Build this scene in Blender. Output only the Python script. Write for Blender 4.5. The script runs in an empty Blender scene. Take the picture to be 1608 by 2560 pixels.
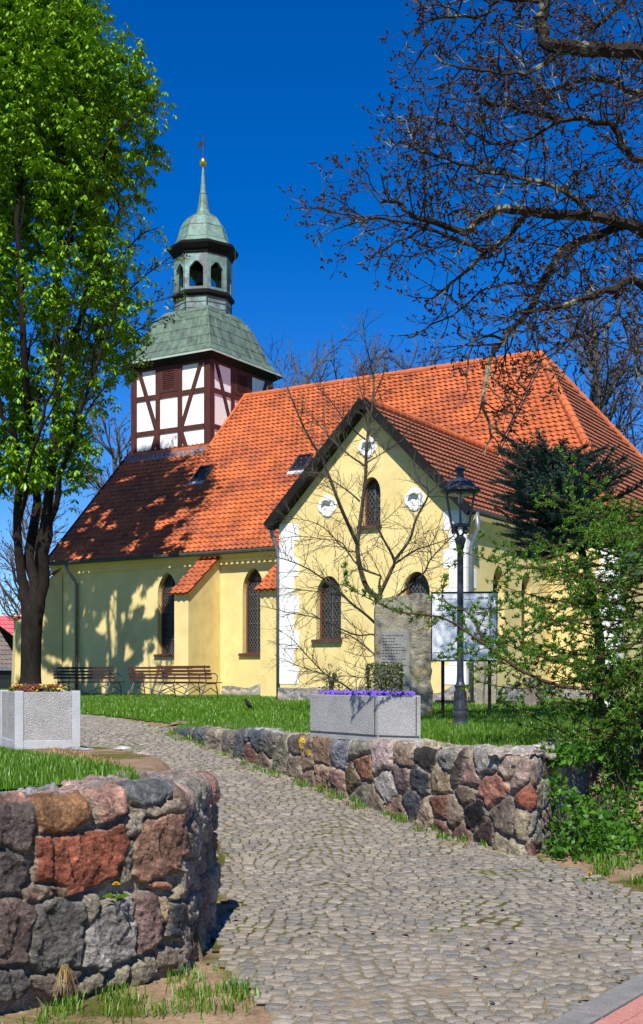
import bpy, bmesh, math, random
import numpy as np
from mathutils import Vector, Matrix, noise
from mathutils.geometry import tessellate_polygon

SC = bpy.context.scene
COL = SC.collection
# ------------------------------------------------------------------ camera, sky, sun, exposure
F = 3000.0; CX = 804.0; HY = 1690.0; CAMZ = 1.6
cam = bpy.data.cameras.new("camera"); camo = bpy.data.objects.new("camera", cam); COL.objects.link(camo)
camo.location = (0, 0, CAMZ); camo.rotation_euler = (math.radians(90), 0, 0)
cam.sensor_fit = 'AUTO'; cam.sensor_width = 36.0; cam.lens = 36.0 * F / 2560.0
cam.shift_y = (HY - 1280.0) / 2560.0
cam.clip_start = 0.05; cam.clip_end = 3000
SC.camera = camo
SUN_EL = math.radians(49); SUN_AZ = math.radians(185.5)      # azimuth clockwise from +Y: behind the camera, a little to its left
world = bpy.data.worlds.new("World"); SC.world = world; world.use_nodes = True
wn = world.node_tree; bg = wn.nodes["Background"]
sky = wn.nodes.new("ShaderNodeTexSky"); sky.sky_type = 'NISHITA'; sky.sun_disc = False
sky.sun_elevation = SUN_EL; sky.sun_rotation = SUN_AZ
sky.air_density = 1.0; sky.dust_density = 0.0; sky.ozone_density = 6.0; sky.altitude = 1500
hs = wn.nodes.new("ShaderNodeHueSaturation"); hs.inputs["Hue"].default_value = 0.513; hs.inputs["Saturation"].default_value = 1.34; hs.inputs["Value"].default_value = 1.1
wn.links.new(sky.outputs[0], hs.inputs["Color"]); wn.links.new(hs.outputs[0], bg.inputs[0])
bg.inputs[1].default_value = 0.10
sl = bpy.data.lights.new("sun", 'SUN'); sl.energy = 5.0; sl.angle = math.radians(0.5); sl.color = (1.0, 0.955, 0.87)
so = bpy.data.objects.new("sun", sl); COL.objects.link(so)
sdir = Vector((math.sin(SUN_AZ) * math.cos(SUN_EL), math.cos(SUN_AZ) * math.cos(SUN_EL), math.sin(SUN_EL)))
so.rotation_euler = sdir.to_track_quat('Z', 'Y').to_euler(); so.location = (-5, -10, 30)
SC.view_settings.view_transform = 'Standard'; SC.view_settings.look = 'None'
SC.view_settings.exposure = 0.4; SC.view_settings.gamma = 1.0; SC.view_settings.use_curve_mapping = False
SC.cycles.max_bounces = 6; SC.cycles.transparent_max_bounces = 12

# ------------------------------------------------------------------ helpers
def pt(px, py, Y):
    return np.array([(px - CX) / F * Y, Y, CAMZ - (py - HY) / F * Y])

def gpt(px, Y, z=None):
    x = (px - CX) / F * Y
    return np.array([x, Y, H1(x, Y) if z is None else z])

class MB:
    """collects shapes, links them as ONE mesh object"""
    def __init__(s): s.v = []; s.f = []; s.m = []; s.c = []; s.n = 0
    def add(s, vs, fs, m=0, col=None):
        b = s.n
        vs = [tuple(map(float, p)) for p in vs]
        s.v += vs; s.n += len(vs)
        s.f += [tuple(i + b for i in f) for f in fs]; s.m += [m] * len(fs)
        if col is not None: s.c += [col] * len(vs)
        return b
    def box(s, lo, hi, m=0, col=None):
        x0, y0, z0 = lo; x1, y1, z1 = hi
        s.add([(x0,y0,z0),(x1,y0,z0),(x1,y1,z0),(x0,y1,z0),(x0,y0,z1),(x1,y0,z1),(x1,y1,z1),(x0,y1,z1)],
              [(0,3,2,1),(4,5,6,7),(0,1,5,4),(1,2,6,5),(2,3,7,6),(3,0,4,7)], m, col)
    def bar(s, a, b, w, t, up=(0,0,1), m=0):
        """rectangular bar from a to b, width w across, thickness t along the 'up' side"""
        a = Vector(a); b = Vector(b); d = (b - a).normalized(); up = Vector(up)
        x = d.cross(up)
        if x.length < 1e-4: x = d.cross(Vector((1,0,0)))
        x.normalize(); y = x.cross(d).normalized()
        vs = []
        for p in (a, b):
            for sx, sy in ((-1,-1),(1,-1),(1,1),(-1,1)):
                vs.append(p + x * sx * w / 2 + y * sy * t / 2)
        s.add(vs, [(0,3,2,1),(4,5,6,7),(0,1,5,4),(1,2,6,5),(2,3,7,6),(3,0,4,7)], m)
    def tube(s, pts, rad, sides=6, m=0, cap=True):
        P = np.asarray(pts, float); n = len(P)
        if n < 2: return
        R = np.broadcast_to(np.asarray(rad, float), (n,))
        T = np.empty_like(P); T[1:-1] = P[2:] - P[:-2]; T[0] = P[1] - P[0]; T[-1] = P[-1] - P[-2]
        T /= np.maximum(np.linalg.norm(T, axis=1, keepdims=True), 1e-9)
        ref = np.array([0.31, 0.22, 0.92]) if abs(T[:, 2]).mean() < 0.8 else np.array([0.95, 0.2, 0.1])
        A = np.cross(T, ref); A /= np.maximum(np.linalg.norm(A, axis=1, keepdims=True), 1e-9)
        B = np.cross(T, A)
        th = np.arange(sides) * 2 * math.pi / sides
        V = P[:, None, :] + R[:, None, None] * (np.cos(th)[None, :, None] * A[:, None, :] + np.sin(th)[None, :, None] * B[:, None, :])
        b = s.n
        s.v += [tuple(q) for q in V.reshape(-1, 3).tolist()]; s.n += n * sides
        fs = []
        for i in range(n - 1):
            o = b + i * sides
            for k in range(sides):
                k2 = (k + 1) % sides
                fs.append((o + k, o + k2, o + sides + k2, o + sides + k))
        if cap:
            fs.append(tuple(b + k for k in range(sides))[::-1]); fs.append(tuple(b + (n - 1) * sides + k for k in range(sides)))
        s.f += fs; s.m += [m] * len(fs)
    def lathe(s, prof, sides=16, c=(0,0), m=0, rot=0.0, cap=True):
        """prof: list of (radius, z)"""
        vs = []; fs = []
        for r, z in prof:
            for k in range(sides):
                a = rot + 2 * math.pi * k / sides
                vs.append((c[0] + r * math.cos(a), c[1] + r * math.sin(a), z))
        for i in range(len(prof) - 1):
            for k in range(sides):
                k2 = (k + 1) % sides
                fs.append((i*sides+k, i*sides+k2, (i+1)*sides+k2, (i+1)*sides+k))
        if cap:
            fs.append(tuple(range(sides))[::-1]); fs.append(tuple((len(prof)-1)*sides + k for k in range(sides)))
        s.add(vs, fs, m)
    def poly(s, pts, m=0, col=None): s.add(pts, [tuple(range(len(pts)))], m, col)
    def build(s, name, mats, parent=None, smooth=False, bevel=0, auto=None):
        me = bpy.data.meshes.new(name); me.from_pydata(s.v, [], s.f)
        if not isinstance(mats, (list, tuple)): mats = [mats]
        for mm in mats: me.materials.append(mm)
        if len(mats) > 1: me.polygons.foreach_set("material_index", s.m)
        if s.c:
            ca = me.color_attributes.new("Col", 'FLOAT_COLOR', 'POINT')
            arr = np.ones((len(s.v), 4), np.float32); arr[:, :3] = np.asarray(s.c, np.float32)[:, :3]
            ca.data.foreach_set("color", arr.ravel())
        if smooth: me.polygons.foreach_set("use_smooth", [True] * len(me.polygons))
        me.update()
        o = bpy.data.objects.new(name, me); COL.objects.link(o)
        if parent is not None: o.parent = parent
        if bevel:
            bm = o.modifiers.new("bevel", 'BEVEL'); bm.width = bevel; bm.segments = 2; bm.limit_method = 'ANGLE'
        if auto is not None:
            me.polygons.foreach_set("use_smooth", [True] * len(me.polygons))
            try: me.set_sharp_from_angle(angle=math.radians(auto))
            except Exception: pass
        return o

def raw(name, V, Fc, mats, parent=None, smooth=False, cols=None):
    """mesh from numpy arrays; all faces have the same corner count"""
    V = np.asarray(V, np.float32); Fc = np.asarray(Fc, np.int32); k = Fc.shape[1]
    me = bpy.data.meshes.new(name)
    me.vertices.add(len(V)); me.vertices.foreach_set("co", V.ravel())
    me.loops.add(Fc.size); me.loops.foreach_set("vertex_index", Fc.ravel())
    me.polygons.add(len(Fc)); me.polygons.foreach_set("loop_start", np.arange(0, Fc.size, k, dtype=np.int32))
    me.update(calc_edges=True); me.validate()
    if cols is not None:
        ca = me.color_attributes.new("Col", 'FLOAT_COLOR', 'POINT')
        arr = np.ones((len(V), 4), np.float32); arr[:, :3] = cols
        ca.data.foreach_set("color", arr.ravel())
    if smooth: me.polygons.foreach_set("use_smooth", np.ones(len(Fc), bool))
    me.materials.append(mats)
    o = bpy.data.objects.new(name, me); COL.objects.link(o)
    if parent is not None: o.parent = parent
    return o

def tag(o, label=None, cat=None, group=None, kind=None):
    if label: o["label"] = label
    if cat: o["category"] = cat
    if group: o["group"] = group
    if kind: o["kind"] = kind
    return o

def thing(name, label, cat, loc=(0,0,0), rz=0.0, group=None):
    o = bpy.data.objects.new(name, None); COL.objects.link(o)
    o.location = loc; o.rotation_euler = (0, 0, rz); o.empty_display_size = 0.3
    return tag(o, label, cat, group)

# ------------------------------------------------------------------ materials
def mat(name, col=(0.5,0.5,0.5), rough=0.85, var=0.25, vscale=3.0, var2=0.0, v2scale=40.0, bump=0.0, bscale=60.0,
        attr=False, metal=0.0, spec=0.3, stretch=None, col2=None, c2scale=2.0, c2lo=0.45, c2hi=0.62, bdist=0.02, detail=5):
    m = bpy.data.materials.new(name); m.use_nodes = True
    nt = m.node_tree; N = nt.nodes; L = nt.links; bs = N["Principled BSDF"]
    tc = N.new("ShaderNodeTexCoord"); src = tc.outputs["Object"]
    if stretch:
        mp = N.new("ShaderNodeMapping"); mp.inputs["Scale"].default_value = stretch; L.new(src, mp.inputs[0]); src = mp.outputs[0]
    if attr:
        at = N.new("ShaderNodeAttribute"); at.attribute_name = "Col"; c = at.outputs["Color"]
    else:
        rgb = N.new("ShaderNodeRGB"); rgb.outputs[0].default_value = (*col, 1); c = rgb.outputs[0]
    def noise_(scale, det=detail):
        n = N.new("ShaderNodeTexNoise"); n.inputs["Scale"].default_value = scale; n.inputs["Detail"].default_value = det
        n.inputs["Roughness"].default_value = 0.62; L.new(src, n.inputs["Vector"]); return n.outputs["Fac"]
    if col2 is not None:
        r = N.new("ShaderNodeMapRange"); r.inputs[1].default_value = c2lo; r.inputs[2].default_value = c2hi
        L.new(noise_(c2scale), r.inputs[0])
        mx = N.new("ShaderNodeMix"); mx.data_type = 'RGBA'; L.new(r.outputs[0], mx.inputs[0]); L.new(c, mx.inputs[6]); mx.inputs[7].default_value = (*col2, 1)
        c = mx.outputs[2]
    for v, sc in ((var, vscale), (var2, v2scale)):
        if v <= 0: continue
        r = N.new("ShaderNodeMapRange"); r.inputs[1].default_value = 0.3; r.inputs[2].default_value = 0.7
        r.inputs[3].default_value = 1 - v; r.inputs[4].default_value = 1 + v
        L.new(noise_(sc), r.inputs[0])
        vm = N.new("ShaderNodeVectorMath"); vm.operation = 'SCALE'; L.new(c, vm.inputs[0]); L.new(r.outputs[0], vm.inputs["Scale"]); c = vm.outputs[0]
    L.new(c, bs.inputs["Base Color"])
    bs.inputs["Roughness"].default_value = rough; bs.inputs["Metallic"].default_value = metal
    bs.inputs["Specular IOR Level"].default_value = spec
    if bump > 0:
        b = N.new("ShaderNodeBump"); b.inputs["Strength"].default_value = bump; b.inputs["Distance"].default_value = bdist
        L.new(noise_(bscale), b.inputs["Height"]); L.new(b.outputs[0], bs.inputs["Normal"])
    return m

def leafmat(name, ca, cb, trans=0.45, gloss=0.06, attr=False):
    """leaf: diffuse + translucent + a little gloss, colour varied per leaf"""
    m = bpy.data.materials.new(name); m.use_nodes = True
    nt = m.node_tree; N = nt.nodes; L = nt.links; N.remove(N["Principled BSDF"]); out = N["Material Output"]
    g = N.new("ShaderNodeNewGeometry")
    mx = N.new("ShaderNodeMix"); mx.data_type = 'RGBA'; mx.inputs[6].default_value = (*ca, 1); mx.inputs[7].default_value = (*cb, 1)
    L.new(g.outputs["Random Per Island"], mx.inputs[0])
    c = mx.outputs[2]
    d = N.new("ShaderNodeBsdfDiffuse"); t = N.new("ShaderNodeBsdfTranslucent"); gl = N.new("ShaderNodeBsdfGlossy"); gl.inputs["Roughness"].default_value = 0.45
    gl.inputs[0].default_value = (0.8, 0.9, 0.8, 1)
    L.new(c, d.inputs[0])
    hsv = N.new("ShaderNodeHueSaturation"); hsv.inputs["Value"].default_value = 1.3; L.new(c, hsv.inputs["Color"]); L.new(hsv.outputs[0], t.inputs[0])
    s1 = N.new("ShaderNodeMixShader"); s1.inputs[0].default_value = trans; L.new(d.outputs[0], s1.inputs[1]); L.new(t.outputs[0], s1.inputs[2])
    s2 = N.new("ShaderNodeMixShader"); s2.inputs[0].default_value = gloss; L.new(s1.outputs[0], s2.inputs[1]); L.new(gl.outputs[0], s2.inputs[2])
    L.new(s2.outputs[0], out.inputs[0])
    return m

M = {}
M['plaster'] = mat('yellow_plaster', (0.76, 0.60, 0.265), 0.9, 0.06, 0.7, 0.08, 2.6, col2=(0.66, 0.49, 0.20), c2scale=0.9, c2lo=0.5, c2hi=0.72, bump=0.12, bscale=70, spec=0.15, bdist=0.01)
M['cornice'] = mat('cornice_plaster', (0.72, 0.55, 0.23), 0.9, 0.08, 2, bump=0.1, bscale=60, spec=0.15)
M['white'] = mat('white_plaster', (0.84, 0.83, 0.80), 0.9, 0.05, 1.5, 0.04, 12, bump=0.15, bscale=30, spec=0.15)
M['timber'] = mat('dark_red_timber', (0.075, 0.022, 0.018), 0.75, 0.3, 6, 0.25, 40, bump=0.3, bscale=30, stretch=(1,1,0.25))
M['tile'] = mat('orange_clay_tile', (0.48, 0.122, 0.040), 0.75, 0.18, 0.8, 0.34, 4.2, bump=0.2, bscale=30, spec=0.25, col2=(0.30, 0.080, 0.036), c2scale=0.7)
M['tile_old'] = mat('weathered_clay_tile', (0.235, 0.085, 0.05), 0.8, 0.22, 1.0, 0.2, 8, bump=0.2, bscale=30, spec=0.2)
M['ridge'] = mat('ridge_clay_tile', (0.50, 0.13, 0.045), 0.75, 0.2, 3, 0.1, 20, bump=0.2, bscale=30)
M['copper'] = mat('green_copper', (0.115, 0.170, 0.125), 0.6, 0.35, 1.2, 0.25, 5, bump=0.15, bscale=9, stretch=(3.2, 3.2, 0.55), col2=(0.07, 0.085, 0.075), c2scale=1.3, c2lo=0.5, c2hi=0.68, spec=0.4)
M['copper_grey'] = mat('grey_patched_copper', (0.15, 0.17, 0.17), 0.6, 0.3, 2, 0.25, 9, bump=0.2, bscale=9, col2=(0.23, 0.36, 0.33), c2scale=1.6, c2lo=0.46, c2hi=0.56, spec=0.4)
M['copper_light'] = mat('light_copper', (0.155, 0.255, 0.205), 0.6, 0.25, 2, 0.2, 8, bump=0.1, bscale=9, spec=0.4, col2=(0.14,0.18,0.17), c2scale=2.2, c2lo=0.5, c2hi=0.62)
M['copper_edge'] = mat('pale_copper_edge', (0.42, 0.50, 0.44), 0.6, 0.15, 3)
M['black'] = mat('blackened_wood', (0.006, 0.0055, 0.0055), 0.85, 0.3, 5)
M['seam'] = mat('seam', (0.05, 0.06, 0.055), 0.6, 0.2, 5)
M['gold'] = mat('gilding', (0.75, 0.45, 0.08), 0.3, 0.1, 9, metal=0.9)
M['iron'] = mat('painted_iron', (0.035, 0.040, 0.050), 0.42, 0.15, 9, 0.1, 60, bump=0.06, bscale=150, spec=0.5)
M['glassdark'] = mat('dark_window_glass', (0.012, 0.012, 0.014), 0.15, 0.3, 5, spec=0.5)
M['lead'] = mat('lead_came', (0.10, 0.10, 0.10), 0.6, 0.2, 20)
M['sillbrown'] = mat('brown_sill_tile', (0.10, 0.042, 0.028), 0.5, 0.2, 8)
M['zinc'] = mat('zinc', (0.20, 0.215, 0.24), 0.45, 0.2, 4, 0.1, 30, metal=0.5)
M['bark_dark'] = mat('dark_bark', (0.020, 0.016, 0.013), 0.95, 0.4, 4, 0.35, 25, bump=0.8, bscale=18, stretch=(1,1,0.3), spec=0.1)
M['bark_grey'] = mat('grey_bark', (0.034, 0.028, 0.023), 0.95, 0.4, 6, 0.3, 40, bump=0.6, bscale=30, spec=0.1, col2=(0.20, 0.19, 0.13), c2scale=3, c2lo=0.54, c2hi=0.64)
M['bark_young'] = mat('young_bark', (0.045, 0.036, 0.028), 0.8, 0.3, 8, spec=0.25, col2=(0.09,0.085,0.05), c2scale=6)
M['bark_larch'] = mat('larch_bark', (0.075, 0.042, 0.027), 0.95, 0.4, 6, 0.35, 30, bump=0.9, bscale=22, stretch=(1,1,0.4), spec=0.1)
M['twig_far'] = mat('far_twigs', (0.085, 0.075, 0.068), 0.95, 0.3, 3)
M['bud'] = mat('brown_bud', (0.030, 0.015, 0.009), 0.6, 0.5, 25)
M['redbud'] = mat('reddish_bud', (0.12, 0.045, 0.04), 0.6, 0.4, 25)
M['leaf'] = leafmat('chestnut_leaf', (0.070, 0.190, 0.003), (0.24, 0.42, 0.010), 0.17, 0.05)
M['leaf2'] = leafmat('young_leaf', (0.11, 0.20, 0.02), (0.17, 0.27, 0.035), 0.5, 0.04)
M['needle'] = leafmat('spruce_needle', (0.022, 0.060, 0.040), (0.060, 0.110, 0.088), 0.1, 0.06)
M['larch'] = leafmat('larch_needle', (0.048, 0.140, 0.010), (0.125, 0.265, 0.018), 0.35, 0.03)
M['ivy'] = leafmat('ivy_leaf', (0.025, 0.10, 0.010), (0.10, 0.24, 0.018), 0.3, 0.02)
M['box'] = leafmat('box_leaf', (0.03, 0.05, 0.008), (0.13, 0.14, 0.02), 0.25, 0.08)
M['grass'] = leafmat('grass_blade', (0.060, 0.165, 0.006), (0.16, 0.29, 0.014), 0.35, 0.04)
M['drygrass'] = leafmat('dry_grass', (0.30, 0.19, 0.07), (0.45, 0.31, 0.13), 0.3, 0.03)
M['lawn'] = mat('turf', (0.052, 0.130, 0.007), 0.95, 0.35, 1.3, 0.4, 14, bump=0.6, bscale=30, spec=0.05, col2=(0.075,0.16,0.014), c2scale=0.6, bdist=0.04)
M['soil'] = mat('soil', (0.27, 0.185, 0.115), 0.97, 0.3, 2.2, 0.3, 30, bump=0.6, bscale=25, spec=0.05, col2=(0.11,0.105,0.03), c2scale=1.4, c2lo=0.5, c2hi=0.6)
M['sand_joint'] = mat('sand_joint', (0.125, 0.10, 0.06), 0.97, 0.3, 4, 0.3, 60, bump=0.5, bscale=60, spec=0.05, col2=(0.095,0.098,0.016), c2scale=1.2, c2lo=0.36, c2hi=0.52)
M['dust_joint'] = mat('dusty_joint', (0.27, 0.215, 0.15), 0.97, 0.3, 4, 0.3, 60, bump=0.5, bscale=60, spec=0.05, col2=(0.15,0.125,0.07), c2scale=2.0)
M['sett'] = mat('granite_sett', (0.3,0.3,0.3), 0.85, 0.22, 14, 0.3, 120, attr=True, bump=0.45, bscale=90, spec=0.3, bdist=0.01)
M['stone'] = mat('field_stone', (0.3,0.3,0.3), 0.82, 0.40, 11, 0.5, 60, attr=True, bump=1.0, bscale=34, spec=0.35, bdist=0.035, detail=9)
M['stele'] = mat('grey_stele', (0.26, 0.235, 0.18), 0.92, 0.25, 5, 0.3, 40, bump=0.9, bscale=22, spec=0.15, col2=(0.25,0.20,0.06), c2scale=3.5, c2lo=0.55, c2hi=0.68, bdist=0.03)
M['plaque'] = mat('grey_plaque', (0.22, 0.22, 0.205), 0.8, 0.15, 5, 0.1, 40, bump=0.2, bscale=60)
M['ink'] = mat('ink', (0.045, 0.045, 0.05), 0.8, 0.1, 5)
M['ink_grey'] = mat('grey_ink', (0.12, 0.12, 0.13), 0.8, 0.1, 5)
M['concrete'] = mat('smooth_concrete', (0.44, 0.445, 0.46), 0.9, 0.12, 4, 0.15, 60, bump=0.25, bscale=80, spec=0.15)
M['aggregate'] = mat('washed_aggregate', (0.42, 0.41, 0.385), 0.95, 0.15, 6, 0.38, 75, bump=1.0, bscale=75, spec=0.15, bdist=0.02)
M['granite_pl'] = mat('grey_planter_stone', (0.35, 0.345, 0.33), 0.92, 0.15, 3, 0.25, 70, bump=0.6, bscale=55, spec=0.15)
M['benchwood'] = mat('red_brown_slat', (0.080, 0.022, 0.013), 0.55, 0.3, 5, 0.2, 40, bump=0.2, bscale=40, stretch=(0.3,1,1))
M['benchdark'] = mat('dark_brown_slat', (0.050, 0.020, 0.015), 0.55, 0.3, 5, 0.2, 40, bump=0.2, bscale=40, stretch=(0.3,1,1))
M['bird'] = mat('black_plumage', (0.012, 0.012, 0.015), 0.5, 0.3, 40)
M['paper'] = mat('sign_white', (0.72, 0.74, 0.80), 0.45, 0.05, 3)
M['pink'] = mat('pink_paver', (0.46, 0.20, 0.16), 0.9, 0.2, 5, 0.2, 80, bump=0.3, bscale=90)
M['kerb'] = mat('kerb_granite', (0.20, 0.19, 0.175), 0.9, 0.2, 8, 0.3, 120, bump=0.3, bscale=90)
M['housewall'] = mat('house_wall', (0.055, 0.06, 0.08), 0.9, 0.2, 1)
M['oldtile'] = mat('grey_brown_tile', (0.17, 0.135, 0.12), 0.85, 0.3, 2, 0.3, 12, bump=0.3, bscale=20)
M['pinkroof'] = mat('pink_metal_roof', (0.55, 0.115, 0.13), 0.55, 0.08, 2)
M['yellowfl'] = mat('yellow_petal', (0.75, 0.48, 0.015), 0.7, 0.2, 50)
M['orangefl'] = mat('orange_petal', (0.75, 0.28, 0.03), 0.7, 0.3, 50)
M['maroonfl'] = mat('maroon_petal', (0.13, 0.025, 0.015), 0.7, 0.4, 50)
M['violetfl'] = mat('violet_petal', (0.16, 0.08, 0.55), 0.7, 0.3, 50)
M['bulb'] = mat('frosted_bulb', (0.6, 0.6, 0.57), 0.4, 0.05, 5)
def clear_glass():
    m = bpy.data.materials.new('lantern_glass'); m.use_nodes = True
    nt = m.node_tree; N = nt.nodes; L = nt.links; N.remove(N["Principled BSDF"])
    t = N.new("ShaderNodeBsdfTransparent"); t.inputs[0].default_value = (0.985, 0.99, 0.985, 1)
    g = N.new("ShaderNodeBsdfGlossy"); g.inputs["Roughness"].default_value = 0.05
    fr = N.new("ShaderNodeFresnel"); fr.inputs[0].default_value = 1.45
    s = N.new("ShaderNodeMixShader"); L.new(fr.outputs[0], s.inputs[0]); L.new(t.outputs[0], s.inputs[1]); L.new(g.outputs[0], s.inputs[2])
    L.new(s.outputs[0], N["Material Output"].inputs[0]); return m
M['glass'] = clear_glass()

# ------------------------------------------------------------------ terrain height
WA = np.array([1.64, 11.0]); WD = np.array([-0.510, 0.860]); WNn = np.array([0.860, 0.510])     # right wall: start, along, outward (lawn side)
LA = np.array([-0.77, 6.43]); LD = np.array([-0.717, -0.697]); LN = np.array([-0.697, 0.717])   # left wall: corner, along, back (terrace side)
BL = np.array([(-0.72, 6.95), (-0.98, 8.5), (-1.60, 10.8), (-2.15, 12.4), (-3.0, 13.6), (-5.2, 15.2), (-9.0, 17.2), (-20, 21)])
def smooth(a, b, x):
    t = np.clip((x - a) / (b - a), 0, 1); return t * t * (3 - 2 * t)
def dist_poly(x, y, P):
    """signed distance to an open polyline, positive on its left-hand side seen walking along it"""
    x = np.asarray(x, float); y = np.asarray(y, float)
    best = np.full(x.shape, 1e9); sg = np.ones(x.shape)
    for a, b in zip(P[:-1], P[1:]):
        d = b - a; L2 = d @ d
        t = np.clip(((x - a[0]) * d[0] + (y - a[1]) * d[1]) / L2, 0, 1)
        dx = x - a[0] - t * d[0]; dy = y - a[1] - t * d[1]; D = np.hypot(dx, dy)
        s = np.where(d[0] * (y - a[1]) - d[1] * (x - a[0]) > 0, 1.0, -1.0)
        k = D < best - 1e-9; best = np.where(k, D, best); sg = np.where(k, s, sg)
    return best * sg
def fields(x, y):
    x = np.asarray(x, float); y = np.asarray(y, float)
    s = (x - WA[0]) * WD[0] + (y - WA[1]) * WD[1]
    q = (x - WA[0]) * WNn[0] + (y - WA[1]) * WNn[1]
    q2 = dist_poly(x, y, np.array([(1.98, 10.84), (3.0, 12.93), (5.0, 13.7), (14, 14.3)]))   # behind the shaded return of the wall, then a bank
    right = np.minimum(q, q2)                               # >0: on the lawn side of the walls
    right = np.where(s > 7.4, np.maximum(right, dist_poly(x, y, np.array([(-2.1, 17.3), (-2.6, 18.4), (-3.5, 20.6), (-4.8, 23.8), (-9, 28), (-20, 34)])) * -1), right)
    dl = dist_poly(x, y, BL)                                # >0: on the terrace
    wl = (x - LA[0]) * LN[0] + (y - LA[1]) * LN[1]           # >0: behind the left wall
    return s, q, right, dl, wl
def Hh(x, y):
    x = np.asarray(x, float); y = np.asarray(y, float)
    s, q, right, dl, wl = fields(x, y)
    ramp = np.interp(s, [-1, 0, 1.94, 3.45, 4.9, 6.24, 7.3, 10, 20], [0, 0.0, .17, .35, .50, .65, .79, .93, .97])
    lawn = .85 + .13 * np.clip((y - 11.5) / 14, 0, 1)
    terr = 1.0 - .15 * np.clip((y - 7) / 6, 0, 1) + .1 * np.clip((y - 14) / 8, 0, 1)
    z = ramp + (lawn - ramp) * np.where(s > 7.4, smooth(-0.3, .3, right), smooth(np.interp(x, [2.7, 3.5], [.08, -1.7]), np.interp(x, [2.7, 3.5], [.22, .3]), right))
    left = np.minimum(dl, np.where(y < 12, wl, 9))
    z = z + (terr - z) * smooth(np.interp(y, [7.7, 10.2], [.10, -.62]), np.interp(y, [7.7, 10.2], [.28, -.02]), left)
    z = np.where(y < 5.2, np.where(wl > .2, z, np.minimum(z, 0.0)), z)
    return z
def H1(x, y): return float(Hh(np.array([x]), np.array([y]))[0])

rng = np.random.default_rng(7); R = random.Random(11)
# ------------------------------------------------------------------ ground sheets
def sheet(name, xs, ys, keep, m, dz=0.0, kind='structure', rough=0.0):
    X, Y = np.meshgrid(xs, ys); Z = Hh(X, Y) + dz
    if rough:
        Z = Z + rough * np.array([noise.noise(Vector((a * 2.3, b * 2.3, 0.3))) for a, b in zip(X.ravel(), Y.ravel())]).reshape(X.shape)
    ny, nx = X.shape
    V = np.stack([X, Y, Z], -1).reshape(-1, 3)
    i = np.arange(ny * nx).reshape(ny, nx)
    Fq = np.stack([i[:-1, :-1], i[:-1, 1:], i[1:, 1:], i[1:, :-1]], -1).reshape(-1, 4)
    c = V[Fq].mean(1)
    Fq = Fq[keep(c[:, 0], c[:, 1])]
    used = np.unique(Fq); re = np.full(len(V), -1); re[used] = np.arange(len(used))
    return tag(raw(name, V[used], re[Fq], m, smooth=True), kind=kind)

XS = np.concatenate([np.linspace(-400, -20, 24), np.arange(-19.6, -4, .4), np.arange(-4, 7, .09), np.arange(7, 20, .5), np.linspace(20.5, 400, 24)])
YS = np.concatenate([np.linspace(-30, 3, 12), np.arange(3.3, 5, .3), np.arange(5, 20, .09), np.arange(20, 46, .5), np.linspace(47, 900, 30)])
def is_lawn(x, y):
    s, q, right, dl, wl = fields(x, y)
    left = np.minimum(dl, np.where(y < 9, wl, 9))
    n = 0.10 * np.sin(x * 5 + y * 3) + 0.06 * np.sin(x * 13 - y * 9)
    # the turf of the terrace ends short of the bare apron beside the path
    edge = dist_poly(x, y, np.array([(-1.15, 7.2), (-1.45, 8.1), (-1.95, 9.2), (-3.1, 11.4), (-4.5, 12.4), (-8, 14.2), (-20, 19)]))
    tl = (left > .25) & (edge > n * .5) & (wl > .45)
    return ((right > .18 + .5 * n * (y > 17)) | tl)
sheet('ground', XS, YS, lambda x, y: np.ones(x.shape, bool), M['soil'], -0.012, rough=0.02)
sheet('lawn', XS, YS, lambda x, y: is_lawn(x, y), M['lawn'], 0.006, rough=0.02)

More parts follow.
